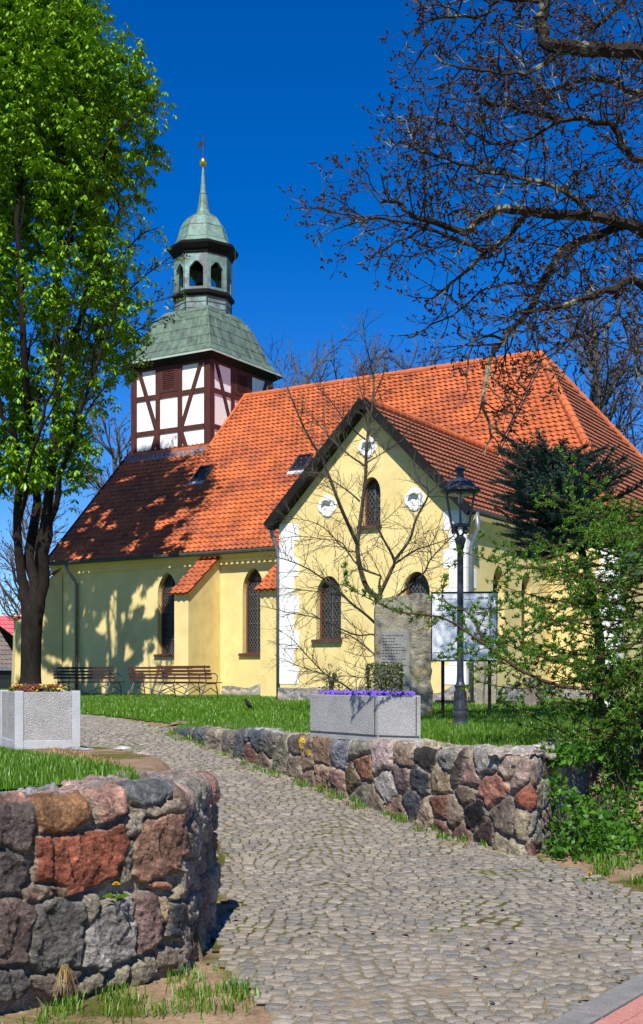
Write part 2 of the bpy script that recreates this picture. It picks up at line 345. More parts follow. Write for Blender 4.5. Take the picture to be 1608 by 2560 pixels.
# ------------------------------------------------------------------ sett paving (every sett is modelled; one sheet)
KA = np.array([1.06, 5.5]); KD = np.array([0.590, 0.807]); KN = np.array([0.807, -0.590])       # kerb line, right of the street
def paved(x, y):
    s, q, right, dl, wl = fields(x, y)
    n = 0.05 * np.sin(x * 7 + y * 4) + 0.05 * np.sin(x * 17 - y * 11)
    kerb = (x - KA[0]) * KN[0] + (y - KA[1]) * KN[1]
    left = np.minimum(dl, np.where(y < 8, wl + .1, 9))
    ok = (right < -0.06 + n * .5) & (kerb < -0.02) & (left < -0.05 + n) & (dl < np.where(y < 8, -.05, -.30) + n)
    ok &= (x > -0.62 + (y < 7) * (7 - y) * .26 + n)  | (y > 7.3)
    ok &= ~((x > 1.7 + n) & (y > 10.9 - 4.2 * (x - 1.85) + n * 2) & (x < 9) & (y > 7.9))
    return ok
def setts():
    bv = []; bf = []; bc = []
    # plan of one sett with cut corners, two rings + skirt
    nrow = int((25 - 5.1) / .084)
    Xc = []; Yc = []; An = []; Wd = []; Hd = []
    for k in range(nrow):
        y0 = 5.1 + k * .084
        off = R.random() * .1
        x = -9.0 + off
        while x < 4.2:
            w = .088 + R.uniform(-.016, .024)
            ph = ((x + 0.13 * math.sin(y0 * 2)) / 1.25) % 1.0
            arc = .30 * (4 * ph * (1 - ph)); sl = .30 * 4 * (1 - 2 * ph) / 1.25
            Xc.append(x + w / 2); Yc.append(y0 + arc - .15 + R.uniform(-.008, .008)); An.append(math.atan(sl) * .8 + R.uniform(-.08, .08)); Wd.append(w); Hd.append(.082 + R.uniform(-.010, .006))
            x += w + .003
    Xc = np.array(Xc); Yc = np.array(Yc); An = np.array(An); Wd = np.array(Wd) - .0085; Hd = np.array(Hd) - .008
    vis = (np.abs(Xc / Yc) < .31) & paved(Xc, Yc)
    Xc, Yc, An, Wd, Hd = (a[vis] for a in (Xc, Yc, An, Wd, Hd)); n = len(Xc)
    c = .16; P = np.array([(-.5 + c * .5, -.5), (.5 - c * .5, -.5), (.5, -.5 + c), (.5, .5 - c), (.5 - c * .5, .5), (-.5 + c * .5, .5), (-.5, .5 - c), (-.5, -.5 + c)])
    rings = [(1.0, -.05), (1.0, -.007), (.93, .0), (.5, .001)]
    g = np.random.default_rng(3)
    jit = g.uniform(-.05, .05, (n, 8, 2))
    V = np.zeros((n, 32, 3)); ca = np.cos(An)[:, None]; sa = np.sin(An)[:, None]
    tilt = g.uniform(-.045, .045, (n, 2)); hz = g.uniform(-.004, .004, n)
    Z0 = Hh(Xc, Yc); ex = .05
    gx = (Hh(Xc + ex, Yc) - Hh(Xc - ex, Yc)) / (2 * ex); gy = (Hh(Xc, Yc + ex) - Hh(Xc, Yc - ex)) / (2 * ex)
    for r, (sc, dz) in enumerate(rings):
        px = (P[None, :, 0] + jit[:, :, 0]) * sc * Wd[:, None]; py = (P[None, :, 1] + jit[:, :, 1]) * sc * Hd[:, None]
        X = px * ca - py * sa; Y = px * sa + py * ca
        V[:, r*8:(r+1)*8, 0] = Xc[:, None] + X; V[:, r*8:(r+1)*8, 1] = Yc[:, None] + Y
        V[:, r*8:(r+1)*8, 2] = (Z0 + hz)[:, None] + (gx + tilt[:, :1].ravel() * (sc < 1))[:, None] * X + (gy + tilt[:, 1])[:, None] * Y + dz + .012
    fq = []
    for r in range(3):
        for k in range(8):
            k2 = (k + 1) % 8; fq.append((r*8+k, r*8+k2, (r+1)*8+k2, (r+1)*8+k))
    fq += [(24, 25, 26, 27), (24, 27, 28, 31), (28, 29, 30, 31)]
    Fq = (np.arange(n)[:, None, None] * 32 + np.array(fq)[None]).reshape(-1, 4)
    base = np.array([(.262,.232,.185), (.232,.207,.168), (.208,.19,.158), (.285,.25,.198), (.245,.21,.165), (.185,.174,.152)])
    col = base[g.integers(0, len(base), n)] * g.uniform(.88, 1.15, (n, 1))
    tan = g.random(n) < .05; col[tan] = (.30, .26, .205)
    far = np.clip((Yc - 12) / 6, 0, 1)[:, None]; col *= .92; col = col * (1 - far * .12) + np.array((.33,.29,.22)) * far * .12
    cols = np.repeat(col, 32, axis=0)
    tag(raw('path', V.reshape(-1, 3), Fq, M['sett'], cols=cols), kind='structure')
setts()
# sand and moss between the setts
sheet('joint_sand', np.arange(-8, 4.6, .08), np.arange(4.4, 24, .08), lambda x, y: paved(x, y) & (y > 7.2 + .35 * np.sin(x * 2.1) + .15 * np.sin(x * 7 + y * 5)), M['sand_joint'], 0.002, rough=0.012)
sheet('joint_sand', np.arange(-8, 4.6, .08), np.arange(4.4, 9, .08), lambda x, y: paved(x, y) & ~(y > 7.2 + .35 * np.sin(x * 2.1) + .15 * np.sin(x * 7 + y * 5)), M['dust_joint'], 0.004, rough=0.012)

# kerb and pink pavers at the street's edge
kb = MB()
for i in range(9):
    a = KA + KD * (-1.4 + i * .8) ; b = a + KD * .79
    q0 = [a, b, b + KN * .155, a + KN * .155]
    vs = [(p[0], p[1], -.1) for p in q0] + [(p[0], p[1], .028) for p in q0]
    kb.add(vs, [(4,5,6,7), (0,1,5,4), (1,2,6,5), (2,3,7,6), (3,0,4,7)])
tag(kb.build('kerb', M['kerb'], bevel=.008), kind='structure')
pv = MB()
for i in range(34):
    for j in range(8):
        o = KA + KD * (-1.4 + i * .205 + (j % 2) * .1) + KN * (.168 + j * .105)
        a, b = KD * .198, KN * .099
        q0 = [o, o + a, o + a + b, o + b]
        mm = 0 if j < 2 else 1
        pv.add([(p[0], p[1], -.05) for p in q0] + [(p[0], p[1], .022 + R.uniform(-.002, .002)) for p in q0], [(4,5,6,7), (0,1,5,4), (1,2,6,5), (2,3,7,6), (3,0,4,7)], mm)
tag(pv.build('pavement', [M['pink'], M['kerb']], bevel=.004), kind='structure')

# ------------------------------------------------------------------ fieldstone walls
def fbm(P, sc, oct=4):
    out = np.empty(len(P))
    for i, p in enumerate(P): out[i] = noise.fractal(Vector((p[0]*sc, p[1]*sc, p[2]*sc)), 1.0, 2.1, oct, noise_basis='PERLIN_ORIGINAL')
    return out
def poly_sd(S, T, P):
    """signed distance, positive inside polygon P"""
    n = len(P); best = np.full(S.shape, 1e9); ins = np.zeros(S.shape, bool)
    for i in range(n):
        a = P[i]; b = P[(i + 1) % n]; d = b - a; L2 = max(d @ d, 1e-9)
        t = np.clip(((S - a[0]) * d[0] + (T - a[1]) * d[1]) / L2, 0, 1)
        best = np.minimum(best, np.hypot(S - a[0] - t * d[0], T - a[1] - t * d[1]))
        c = ((a[1] > T) != (b[1] > T)) & (S < (b[0] - a[0]) * (T - a[1]) / (b[1] - a[1] + 1e-12) + a[0]); ins ^= c
    return np.where(ins, best, -best)
MORTAR = np.array((.20, .175, .135))
def facets(P, sc, seed):
    """broken-stone facets: planes of random tilt over irregular cells"""
    out = np.empty(len(P))
    for i, p in enumerate(P):
        v = Vector((p[0] * sc + seed, p[1] * sc, p[2] * sc)); q = noise.voronoi(v)[1][0]; h = noise.cell_vector(q * 3.7 + Vector((.5, .5, .5)))
        out[i] = (v - q).dot(h) + .35 * h.x
    return out / sc
def wall_sheet(name, path, s_range, ds, zt_f, zb_f, top, stone_f, amp, label, rnd=.05, mortar=MORTAR, grow=.003):
    """path(s) -> plan point, outward normal. The sheet climbs the face, rounds the top edge and runs back over the top."""
    ss = np.arange(s_range[0], s_range[1] + ds * .5, ds); n = len(ss)
    pts = np.array([path(s)[0] for s in ss]); nor = np.array([path(s)[1] for s in ss])
    zt = zt_f(ss); zb = zb_f(ss); Hmax = float((zt - zb).max())
    nt = int(Hmax / ds) + 2; ntop = int(top / ds) + 1; nr = max(3, int(rnd * 1.57 / ds))
    B = []; Nn = []; SS = []; TT = []
    for i in range(nt):
        f = i / (nt - 1); z = zb + (zt - rnd - zb) * f
        B.append(np.stack([pts[:, 0], pts[:, 1], z], 1)); Nn.append(np.stack([nor[:, 0], nor[:, 1], 0 * ss], 1)); SS.append(ss); TT.append(z - zt)
    for i in range(1, nr + 1):
        a = i / nr * math.pi / 2; c, s_ = math.cos(a), math.sin(a)
        off = -rnd + rnd * c
        B.append(np.stack([pts[:, 0] + nor[:, 0] * off, pts[:, 1] + nor[:, 1] * off, zt - rnd + rnd * s_], 1))
        Nn.append(np.stack([nor[:, 0] * c, nor[:, 1] * c, s_ + 0 * ss], 1)); SS.append(ss); TT.append(0 * ss - rnd + rnd * a)
    for i in range(1, ntop + 1):
        d = i * ds
        B.append(np.stack([pts[:, 0] - nor[:, 0] * (rnd + d), pts[:, 1] - nor[:, 1] * (rnd + d), zt], 1))
        Nn.append(np.stack([0 * ss, 0 * ss, 1 + 0 * ss], 1)); SS.append(ss); TT.append(0 * ss + d)
    B = np.concatenate(B); Nn = np.concatenate(Nn); SS = np.concatenate(SS); TT = np.concatenate(TT)
    rows = nt + nr + ntop
    warp = ds * 1.2
    w1 = fbm(B, 9, 3); w2 = fbm(B + 7.3, 9, 3)
    d, idx, cols = stone_f(SS + w1 * .022, TT + w2 * .022)
    f1 = fbm(B, 6, 5); f2 = fbm(B + 3.1, 26, 4); f3 = fbm(B * np.array([1, 1, 1.8]) + 9.7, 55, 3)
    fa = facets(B, 6.5, 1.7)
    d = d + grow; fb = facets(B, 22, 5.2); inside = np.clip(d, 0, 1)
    prof = 1 - np.exp(-inside / .007)
    h = amp * prof * (1 + .25 * np.sin(idx * 12.9898)) + np.where(d > 0, .007 * f1 + .008 * f2 + .0045 * f3 + .16 * np.clip(fa, -.08, .08) + .16 * fb, -.016 + .010 * f1 + .006 * f2)
    # each stone's face leans its own way
    lean = np.sin(idx * 7.13) * .10
    V = B + Nn * h[:, None]
    mort = mortar * (1 + .35 * f2[:, None])
    k = smooth(-.004, .012, d)[:, None]
    stone = cols * (1 + .5 * f1[:, None]) * (1 + .35 * f2[:, None])
    C = np.clip(mort * (1 - k) + stone * k, .01, .9)
    i = np.arange(rows * n).reshape(rows, n)
    Fq = np.stack([i[:-1, :-1], i[:-1, 1:], i[1:, 1:], i[1:, :-1]], -1).reshape(-1, 4)
    o = raw(name, V, Fq, M['stone'], smooth=True, cols=C)
    return tag(o, label, 'wall')

# --- the near wall: stones traced one by one on the wall's own plane (corner at s=0, s grows along the face)
LT = 0.965
def lw_st(zx, zy):
    px = zx / 2.702; py = 1700 + zy / 2.702; p = (px - CX) / F
    A, Dv, Nv = LA, LD, LN
    Y = (Nv @ A) / (Nv[0] * p + Nv[1]); X = p * Y; z = CAMZ - (py - HY) / F * Y
    return (np.array([X, Y]) - A) @ Dv, z - LT
LS = [
 ((.15,.12,.12), [(-60,900),(60,870),(190,880),(215,960),(210,1060),(160,1150),(-60,1160)]),
 ((.34,.20,.17), [(-60,800),(80,792),(150,850),(190,872),(60,862),(-60,885)]),
 ((.26,.135,.065), [(225,830),(300,790),(540,745),(595,770),(585,880),(500,960),(380,1000),(260,1015),(215,900)]),
 ((.42,.23,.19), [(95,800),(200,785),(222,815),(170,850),(110,830)]),
 ((.42,.245,.20), [(610,790),(640,740),(800,722),(832,770),(830,890),(760,920),(660,940),(650,860)]),
 ((.14,.155,.175), [(812,745),(850,700),(1100,690),(1192,720),(1180,790),(1050,840),(930,880),(870,830)]),
 ((.20,.14,.12), [(1200,705),(1262,720),(1260,820),(1190,850),(1150,805)]),
 ((.30,.085,.05), [(237,1060),(328,1042),(343,1340),(242,1350)]),
 ((.30,.095,.055), [(352,1040),(560,1000),(820,980),(838,1100),(800,1240),(760,1330),(640,1370),(440,1420),(420,1372),(347,1322)]),
 ((.27,.15,.11), [(960,1000),(1100,935),(1258,905),(1275,1130),(1245,1260),(1090,1330),(960,1390),(892,1350),(878,1120)]),
 ((.31,.28,.23), [(850,940),(955,932),(950,1000),(900,1060),(842,1050)]),
 ((.25,.23,.18), [(842,1110),(868,1095),(868,1380),(802,1395),(817,1250)]),
 ((.29,.24,.20), [(890,905),(1060,862),(1265,805),(1255,890),(1080,920),(980,950)]),
 ((.12,.10,.10), [(-60,1175),(162,1185),(158,1330),(110,1440),(-60,1490)]),
 ((.28,.21,.17), [(132,1440),(200,1382),(310,1392),(330,1440),(240,1480),(150,1480)]),
 ((.27,.18,.11), [(335,1390),(418,1380),(430,1428),(360,1450)]),
 ((.15,.11,.105), [(-60,1505),(210,1503),(215,1600),(175,1740),(150,1900),(-60,1960)]),
 ((.14,.14,.135), [(235,1505),(400,1455),(528,1482),(538,1700),(520,1880),(440,1900),(250,1955),(170,1900),(205,1700)]),
 ((.31,.30,.305), [(700,1495),(858,1455),(876,1600),(886,1880),(640,1940),(542,1880),(562,1680),(622,1580)]),
 ((.21,.135,.13), [(884,1472),(1030,1482),(1058,1650),(1030,1830),(912,1880),(894,1700)]),
 ((.28,.26,.22), [(552,1440),(640,1432),(640,1520),(592,1615),(557,1600)]),
 ((.042,.048,.058), [(1112,1522),(1230,1500),(1290,1495),(1285,1640),(1180,1745),(1102,1740)]),
 ((.37,.31,.22), [(1160,1470),(1230,1365),(1280,1330),(1285,1410),(1190,1480)]),
 ((.42,.19,.13), [(970,1402),(1095,1382),(1138,1420),(1010,1440)]),
 ((.36,.27,.18), [(1062,1492),(1108,1482),(1100,1620),(1072,1650)]),
 ((.27,.25,.19), [(870,1965),(940,1895),(1028,1892),(1038,1980),(980,2060),(870,2080)]),
 ((.26,.22,.18), [(1052,1835),(1240,1812),(1270,1880),(1200,1955),(1052,1960)]),
 ((.31,.28,.21), [(1195,1752),(1265,1690),(1285,1700),(1270,1800)]),
 ((.25,.22,.18), [(440,2052),(640,1952),(688,1962),(660,2050),(530,2098),(440,2110)]),
 ((.28,.26,.20), [(722,2060),(740,1962),(828,1935),(848,1960),(800,2080)]),
 ((.20,.15,.13), [(202,2002),(330,1962),(435,2080),(380,2100),(220,2082)]),
 ((.12,.12,.12), [(-60,1985),(140,1965),(178,2060),(100,2160),(-60,2200)]),
 ((.10,.09,.09), [(422,1930),(518,1905),(528,1950),(450,2010)]),
]
LPOLY = []
for c, P in LS: LPOLY.append((np.array(c) * np.array((.76, .72, .62)) + .05 * np.array(c).mean(), np.array([lw_st(*p) for p in P])))
g5 = np.random.default_rng(5)
def extra_cells(s0, s1, t0, t1, sx, sy, pal, seed, skip=None):
    g = np.random.default_rng(seed); out = []
    ny = max(1, round((t1 - t0) / sy))
    for j in range(ny):
        nx = max(1, round((s1 - s0) / sx)); o = g.uniform(0, .5)
        for i in range(nx + 1):
            out.append((s0 + (i + o + g.uniform(-.22, .22)) * (s1 - s0) / nx, t0 + (j + .5 + g.uniform(-.22, .22)) * (t1 - t0) / ny, pal[g.integers(len(pal))] * g.uniform(.8, 1.2)))
    return out
PAL = np.array([(.28,.24,.19), (.33,.27,.20), (.20,.19,.18), (.30,.17,.13), (.36,.25,.20), (.13,.135,.14), (.26,.25,.20), (.33,.31,.27), (.22,.15,.12)])
def cell_sd(S, T, seeds, ax=1.0):
    P = np.array([(a, b) for a, b, _ in seeds]); C = np.array([c for _, _, c in seeds])
    d1 = np.full(S.shape, 1e9); d2 = np.full(S.shape, 1e9); ix = np.zeros(S.shape, int)
    for k, (a, b) in enumerate(P):
        d = np.hypot((S - a) * ax, T - b)
        n1 = d < d1; d2 = np.where(n1, d1, np.minimum(d2, d)); ix = np.where(n1, k, ix); d1 = np.where(n1, d, d1)
    return (d2 - d1) * .5 - .012, ix, C[ix]
LEND = extra_cells(-1.25, -.02, -1.1, .02, .26, .20, PAL[[0,1,3,4,6,0,1]] * .75, 21)
LTOP = extra_cells(-1.3, 2.6, .10, .80, .30, .22, np.array([(.26,.20,.17), (.28,.19,.16), (.20,.195,.195), (.24,.20,.15)]), 22)
def left_stones(S, T):
    best = np.full(S.shape, -1.0); ix = np.zeros(S.shape, int); C = np.tile(MORTAR, (len(S), 1))
    for k, (c, P) in enumerate(LPOLY):
        d = poly_sd(S, T, P); w = d > best; best = np.where(w, d, best); ix = np.where(w, k, ix); C = np.where(w[:, None], c, C)
    for seeds, m, o in ((LEND, (S < -.015) & (T < .05), 50), (LTOP, (T >= .05), 90)):
        d, i, c = cell_sd(S, T, seeds); w = m; best = np.where(w, d, best); ix = np.where(w, i + o, ix); C = np.where(w[:, None], c, C)
    return best, ix, C
def corner_path(P, d1, n1, d2, n2, rc):
    """plan path: s>0 runs from P along d1, s<0 runs from P along d2, the corner itself rounded"""
    d1, n1, d2, n2 = (np.array(v, float) / np.linalg.norm(v) for v in (d1, n1, d2, n2))
    def f(s):
        if s >= rc: return P + d1 * s, n1
        if s <= -rc: return P - d2 * s, n2
        t = (rc - s) / (2 * rc); a = P + d1 * rc; c = P + d2 * rc
        n = n1 * (1 - t) + n2 * t
        return a * (1 - t) ** 2 + P * 2 * t * (1 - t) + c * t * t, n / np.linalg.norm(n)
    return f
left_path = corner_path(LA, LD, -LN, (.045, .999), (.999, -.045), .09)
wall_sheet('stone_wall', left_path, (-1.25, 2.3), .0085, lambda s: LT + .02 * np.sin(s * 7) - .02 * (s < -.3), lambda s: np.full(s.shape, -.06), .42, left_stones, .046,
           'near fieldstone wall with big dark and red-brown blocks, ending at the paved path', mortar=np.array((.26, .225, .17)), grow=.010)

# --- the far wall along the ramp
WT = .885
def rw_st(zx, zy):
    px = 400 + zx / 1.513; py = 1640 + zy / 1.513; p = (px - CX) / F
    Y = (WNn @ WA) / (WNn[0] * p + WNn[1]); X = p * Y; z = CAMZ - (py - HY) / F * Y
    return (np.array([X, Y]) - WA) @ WD, z - WT
G = lambda h: tuple(int(h[i:i+2], 16) / 255 for i in (0, 2, 4))
RS = [(100,288,'4a5054'),(150,305,'565a58'),(215,310,'8a7c66'),(265,300,'6a6358'),(310,322,'56585a'),(365,308,'4a5258'),(420,318,'5a564e'),(345,372,'6e4a3e'),(455,362,'6e6c58'),
      (515,405,'7c6c58'),(522,338,'5e5244'),(560,385,'826c54'),(612,362,'8a6a50'),(685,372,'74747a'),(765,400,'7e5238'),(760,342,'74705e'),(850,378,'a08880'),(925,375,'8c7660'),
      (615,452,'94745c'),(682,462,'806254'),(735,450,'645638'),(865,492,'908a80'),(922,450,'66524e'),(977,452,'3e4144'),(758,522,'6a6656'),(960,545,'44474c'),(1005,358,'35332e'),
      (1070,462,'8a7858'),(1092,388,'807c72'),(1130,432,'4e443c'),(1165,462,'8a6a60'),(1265,492,'a56a56'),(1240,392,'8e887c'),(1330,390,'a08a78'),(1072,565,'6c4434'),(1065,640,'6c4a42'),
      (905,600,'7e6250'),(1190,605,'1c1c1e'),(1228,683,'40302e'),(1310,600,'6e6154'),(1225,728,'2a2c30'),(1160,520,'6c5c4a'),(650,525,'6e5e4c'),(1150,680,'6a5044'),(1290,735,'8a8064'),
      (570,480,'766450'),(400,420,'6a5a4a'),(1120,590,'7a6a58'),(820,575,'726250'),(1010,600,'84705c')]
RSEED = [(*rw_st(a, b), np.array([v ** 2.2 for v in G(h)]) * 1.05 * .8 + .2 * np.array([v ** 2.2 for v in G(h)]).mean()) for a, b, h in RS]
RSEED += [(-.30, -.12, np.array((.36,.26,.21))), (-.42, -.33, np.array((.27,.09,.055))), (-.34, -.58, np.array((.30,.25,.16))), (-.50, -.60, np.array((.20,.20,.17))), (-.47, -.86, np.array((.13,.05,.045))), (-.22, -.90, np.array((.33,.29,.20))), (-.62,-.15,np.array((.2,.2,.19)))]
RSEED += [s for s in extra_cells(-5.2, -.66, -1.0, 0, .34, .26, PAL * .8, 31)]
RTOP = extra_cells(-5.2, 8, .06, .62, .36, .22, np.array([(.34,.30,.26), (.38,.31,.26), (.30,.29,.27), (.33,.27,.20)]), 32)
def right_stones(S, T):
    d, i, c = cell_sd(S, T, RSEED); d2, i2, c2 = cell_sd(S, T, RTOP)
    w = T > .03
    c = np.where(w[:, None], c2, c)
    for zx, zy, r in ((543, 322, .055), (540, 345, .04), (570, 370, .045), (548, 358, .025)):     # yellow lichen
        s_, t_ = rw_st(zx, zy); c = np.where((np.hypot((S - s_) * 1.2, T - t_) < r)[:, None], np.array((.52, .34, .03)), c)
    return np.where(w, d2, d), np.where(w, i2 + 200, i), c
rp0 = corner_path(WA - WD * .40, WD, -WNn, (.438, .899), (.899, -.438), .12)   # the corner where the wall turns along the street
def right_path(s): return rp0(s + .40)
def rzb(s): return np.interp(s, [-6, 0, 1.94, 3.45, 4.9, 6.24, 7.3, 8], [-.1, -.08, .08, .26, .42, .57, .72, .78])
wall_sheet('stone_wall', right_path, (-3.0, 7.5), .020, lambda s: WT - .015 + .02 * np.sin(s * 4.1) - .05 * np.clip(s - 5, 0, 3) / 3, rzb, .36, right_stones, .032,
           'long low fieldstone wall beside the ramp, rising under the grey planter and lamp lawn', mortar=np.array((.33, .27, .20)))

# ------------------------------------------------------------------ grass blades (uncountable)
def blades(name, X, Y, hmin, hmax, w, m, seed, lean=.5):
    g = np.random.default_rng(seed); n = len(X); Z = Hh(X, Y)
    a = g.uniform(0, 2 * np.pi, n); h = g.uniform(hmin, hmax, n); ln = g.uniform(.1, lean, n) * h
    dx, dy = np.cos(a), np.sin(a); W = w * g.uniform(.7, 1.3, n)
    V = np.zeros((n, 5, 3))
    b = a + np.pi / 2 + g.uniform(-.5, .5, n); bx, by = np.cos(b) * W / 2, np.sin(b) * W / 2
    V[:, 0] = np.stack([X - bx, Y - by, Z - .01], 1); V[:, 1] = np.stack([X + bx, Y + by, Z - .01], 1)
    V[:, 2] = np.stack([X + dx * ln * .35 + bx * .8, Y + dy * ln * .35 + by * .8, Z + h * .6], 1); V[:, 3] = np.stack([X + dx * ln * .35 - bx * .8, Y + dy * ln * .35 - by * .8, Z + h * .6], 1)
    V[:, 4] = np.stack([X + dx * ln, Y + dy * ln, Z + h], 1)
    o = np.arange(n)[:, None] * 5
    Fq = np.concatenate([o + [0, 1, 2], o + [0, 2, 3], o + [3, 2, 4]]).reshape(-1, 3)
    return tag(raw(name, V.reshape(-1, 3), Fq, m), kind='stuff')
g = np.random.default_rng(17)
def scatter(n, x0, x1, y0, y1, ok): 
    X = g.uniform(x0, x1, n); Y = y0 + (y1 - y0) * g.random(n); k = ok(X, Y) & (np.abs(X / Y) < .30); return X[k], Y[k]
xa, ya = scatter(80000, -4, 0, 5.4, 14, is_lawn); xb, yb = scatter(90000, -3, 5, 11, 18, is_lawn); xc, yc = scatter(90000, -9, 8, 17, 40, is_lawn)
blades('grass', np.concatenate([xa, xb]), np.concatenate([ya, yb]), .025, .075, .007, M['grass'], 1)
blades('grass', xc, yc, .03, .08, .016, M['grass'], 2)
# tufts: foot of the near wall, foot of the far wall, joints of the paving
def tufts(spots, per, r):
    X = []; Y = []
    for (x, y, k) in spots:
        n = int(per * k); X.append(g.normal(x, r * math.sqrt(k), n)); Y.append(g.normal(y, r * math.sqrt(k), n))
    return np.concatenate(X), np.concatenate(Y)
sp = []
for _ in range(22):
    s = R.uniform(-.1, 1.3); p = LA + LD * s - LN * R.uniform(.05, .55); sp.append((p[0], p[1], R.uniform(.2, 1.1)))
for px, Y_, k in ((520, 6.9, 1.6), (500, 6.6, 1.2), (590, 6.15, 1.4), (615, 5.95, 1), (560, 5.75, 1.6), (460, 5.8, 1.6), (330, 5.9, 1), (600, 6.9, .5), (655, 7.0, .5), (610, 7.15, .4)):
    sp.append(((px - CX) / F * Y_, Y_, k))
X_, Y_ = tufts(sp, 42, .05); k = ~((X_ - LA[0]) * LN[0] + (Y_ - LA[1]) * LN[1] > -.02)
blades('grass_tufts', X_[k], Y_[k], .02, .085, .006, M['grass'], 3, 1.1)
sp = []
for _ in range(60):
    s = R.uniform(.2, 7.3); p = WA + WD * s - WNn * R.uniform(.04, .28); sp.append((p[0], p[1], R.uniform(.1, .6)))
for _ in range(50):
    x = R.uniform(1.75, 3.0); y = R.uniform(8.6, 10.8)
    if y > 10.9 - 4.2 * (x - 1.95): sp.append((x, y, R.uniform(.3, 1.2)))
X_, Y_ = tufts(sp, 60, .05); blades('grass_tufts', X_, Y_, .03, .10, .009, M['grass'], 4, .9)
sp = [];
for _ in range(110):
    s = R.uniform(-.2, 7.3); p = WA + WD * s - WNn * R.uniform(.02, .35); sp.append((p[0], p[1], R.uniform(.1, .5)))
for _ in range(70):
    s = R.uniform(-.5, 7.3); p = WA + WD * s + WNn * R.uniform(.28, .45); sp.append((p[0], p[1], R.uniform(.2, .5)))
for _ in range(60):
    t = R.uniform(.3, 1); a = np.array([-1.1, 7.25]); b = np.array([-2.6, 11.9]); p = a + (b - a) * t; sp.append((p[0] + R.uniform(-.12, .1), p[1], R.uniform(.1, .4)))
X_, Y_ = tufts(sp, 30, .07); blades('dry_grass', X_, Y_, .015, .05, .006, M['drygrass'], 5, 1.6)
mo = []
for _ in range(160):
    Yy = R.uniform(5.6, 16); x = R.uniform(-.25, .30) * Yy
    if bool(paved(np.array([x]), np.array([Yy]))[0]) and R.random() < .35 + .5 * (math.sin(x * 3 + Yy * 2) > 0): mo.append((x, Yy, R.uniform(.1, .35)))
X_, Y_ = tufts(mo, 36, .05); blades('grass_tufts', X_, Y_, .006, .03, .005, M['grass'], 6, 1.2)

# dead leaves blown over the setts
def dead_leaves():
    P = []
    while len(P) < 90:
        y = R.uniform(5.6, 11); x = R.uniform(-.25, .27) * y
        if R.random() < .25 + .75 * (x > .8) and bool(paved(np.array([x]), np.array([y]))[0]): P.append((x, y, H1(x, y) + .02))
    V = []; Fq = []
    for x, y, z in P:
        a = R.uniform(0, 6.28); s = R.uniform(.012, .03); q = len(V); t = R.uniform(-.01, .015)
        V += [(x + s * math.cos(a), y + s * math.sin(a), z + t), (x - .5 * s * math.sin(a), y + .5 * s * math.cos(a), z + .008), (x - s * math.cos(a), y - s * math.sin(a), z), (x + .5 * s * math.sin(a), y - .5 * s * math.cos(a), z + .006)]; Fq += [(q, q + 1, q + 2), (q, q + 2, q + 3)]
    tag(raw('fallen_leaves', V, Fq, M['bark_larch']), kind='stuff')
dead_leaves()
# ------------------------------------------------------------------ the church, in its own axes: x along the nave (east), y away from the viewer, z up
CH = thing('church', 'yellow plastered church with orange tiled roofs and a half-timbered copper-capped tower', 'church', (-1.23, 36.5, 0.95), math.atan2(-.521, .854))
EV = 4.85; NW = 12.32; RZ = EV + NW / 2; UW = -9.3; UE = 10.4; RA = 5.9      # eave, nave width, ridge, west and east walls, hip apex
TU0, TU1, TV, TE = 3.55, 8.62, -5.45, 4.55; TM = (TU0 + TU1) / 2; TRZ = TE + (TU1 - TU0) / 2 + .04

def arch(cx, z0, z1, w, n=9, k=1.0):
    """outline of a pointed window: k=1 steep lancet, smaller k rounder"""
    hw = w / 2; rise = w * .95 * k; zs = z1 - rise
    pts = [(cx - hw, z0), (cx + hw, z0)]
    for i in range(n + 1):
        t = i / n; a = t * math.pi / 2
        pts.append((cx + hw * math.cos(a) ** (1.25 if k > .8 else 1.0), zs + rise * math.sin(a) ** (.95 if k > .8 else 1.0)))
    for i in range(n - 1, -1, -1):
        t = i / n; a = t * math.pi / 2
        pts.append((cx - hw * math.cos(a) ** (1.25 if k > .8 else 1.0), zs + rise * math.sin(a) ** (.95 if k > .8 else 1.0)))
    return pts
def wall_panel(mb, outline, holes, f3, depth, m=0):
    """flat wall with openings; f3(a, z, d) -> point, d inward; reveals are built for the openings"""
    loops = [[Vector((p[0], p[1], 0)) for p in outline]] + [[Vector((p[0], p[1], 0)) for p in h] for h in holes]
    flat = [p for l in loops for p in l]
    tri = tessellate_polygon(loops)
    mb.add([f3(p.x, p.y, 0) for p in flat], [tuple(t) for t in tri], m)
    for h in holes:
        n = len(h)
        mb.add([f3(a, z, 0) for a, z in h] + [f3(a, z, depth) for a, z in h], [(i, (i + 1) % n, n + (i + 1) % n, n + i) for i in range(n)], m)
def in_poly(P, x, y):
    c = False; n = len(P)
    for i in range(n):
        a = P[i]; b = P[(i + 1) % n]
        if (a[1] > y) != (b[1] > y) and x < (b[0] - a[0]) * (y - a[1]) / (b[1] - a[1]) + a[0]: c = not c
    return c
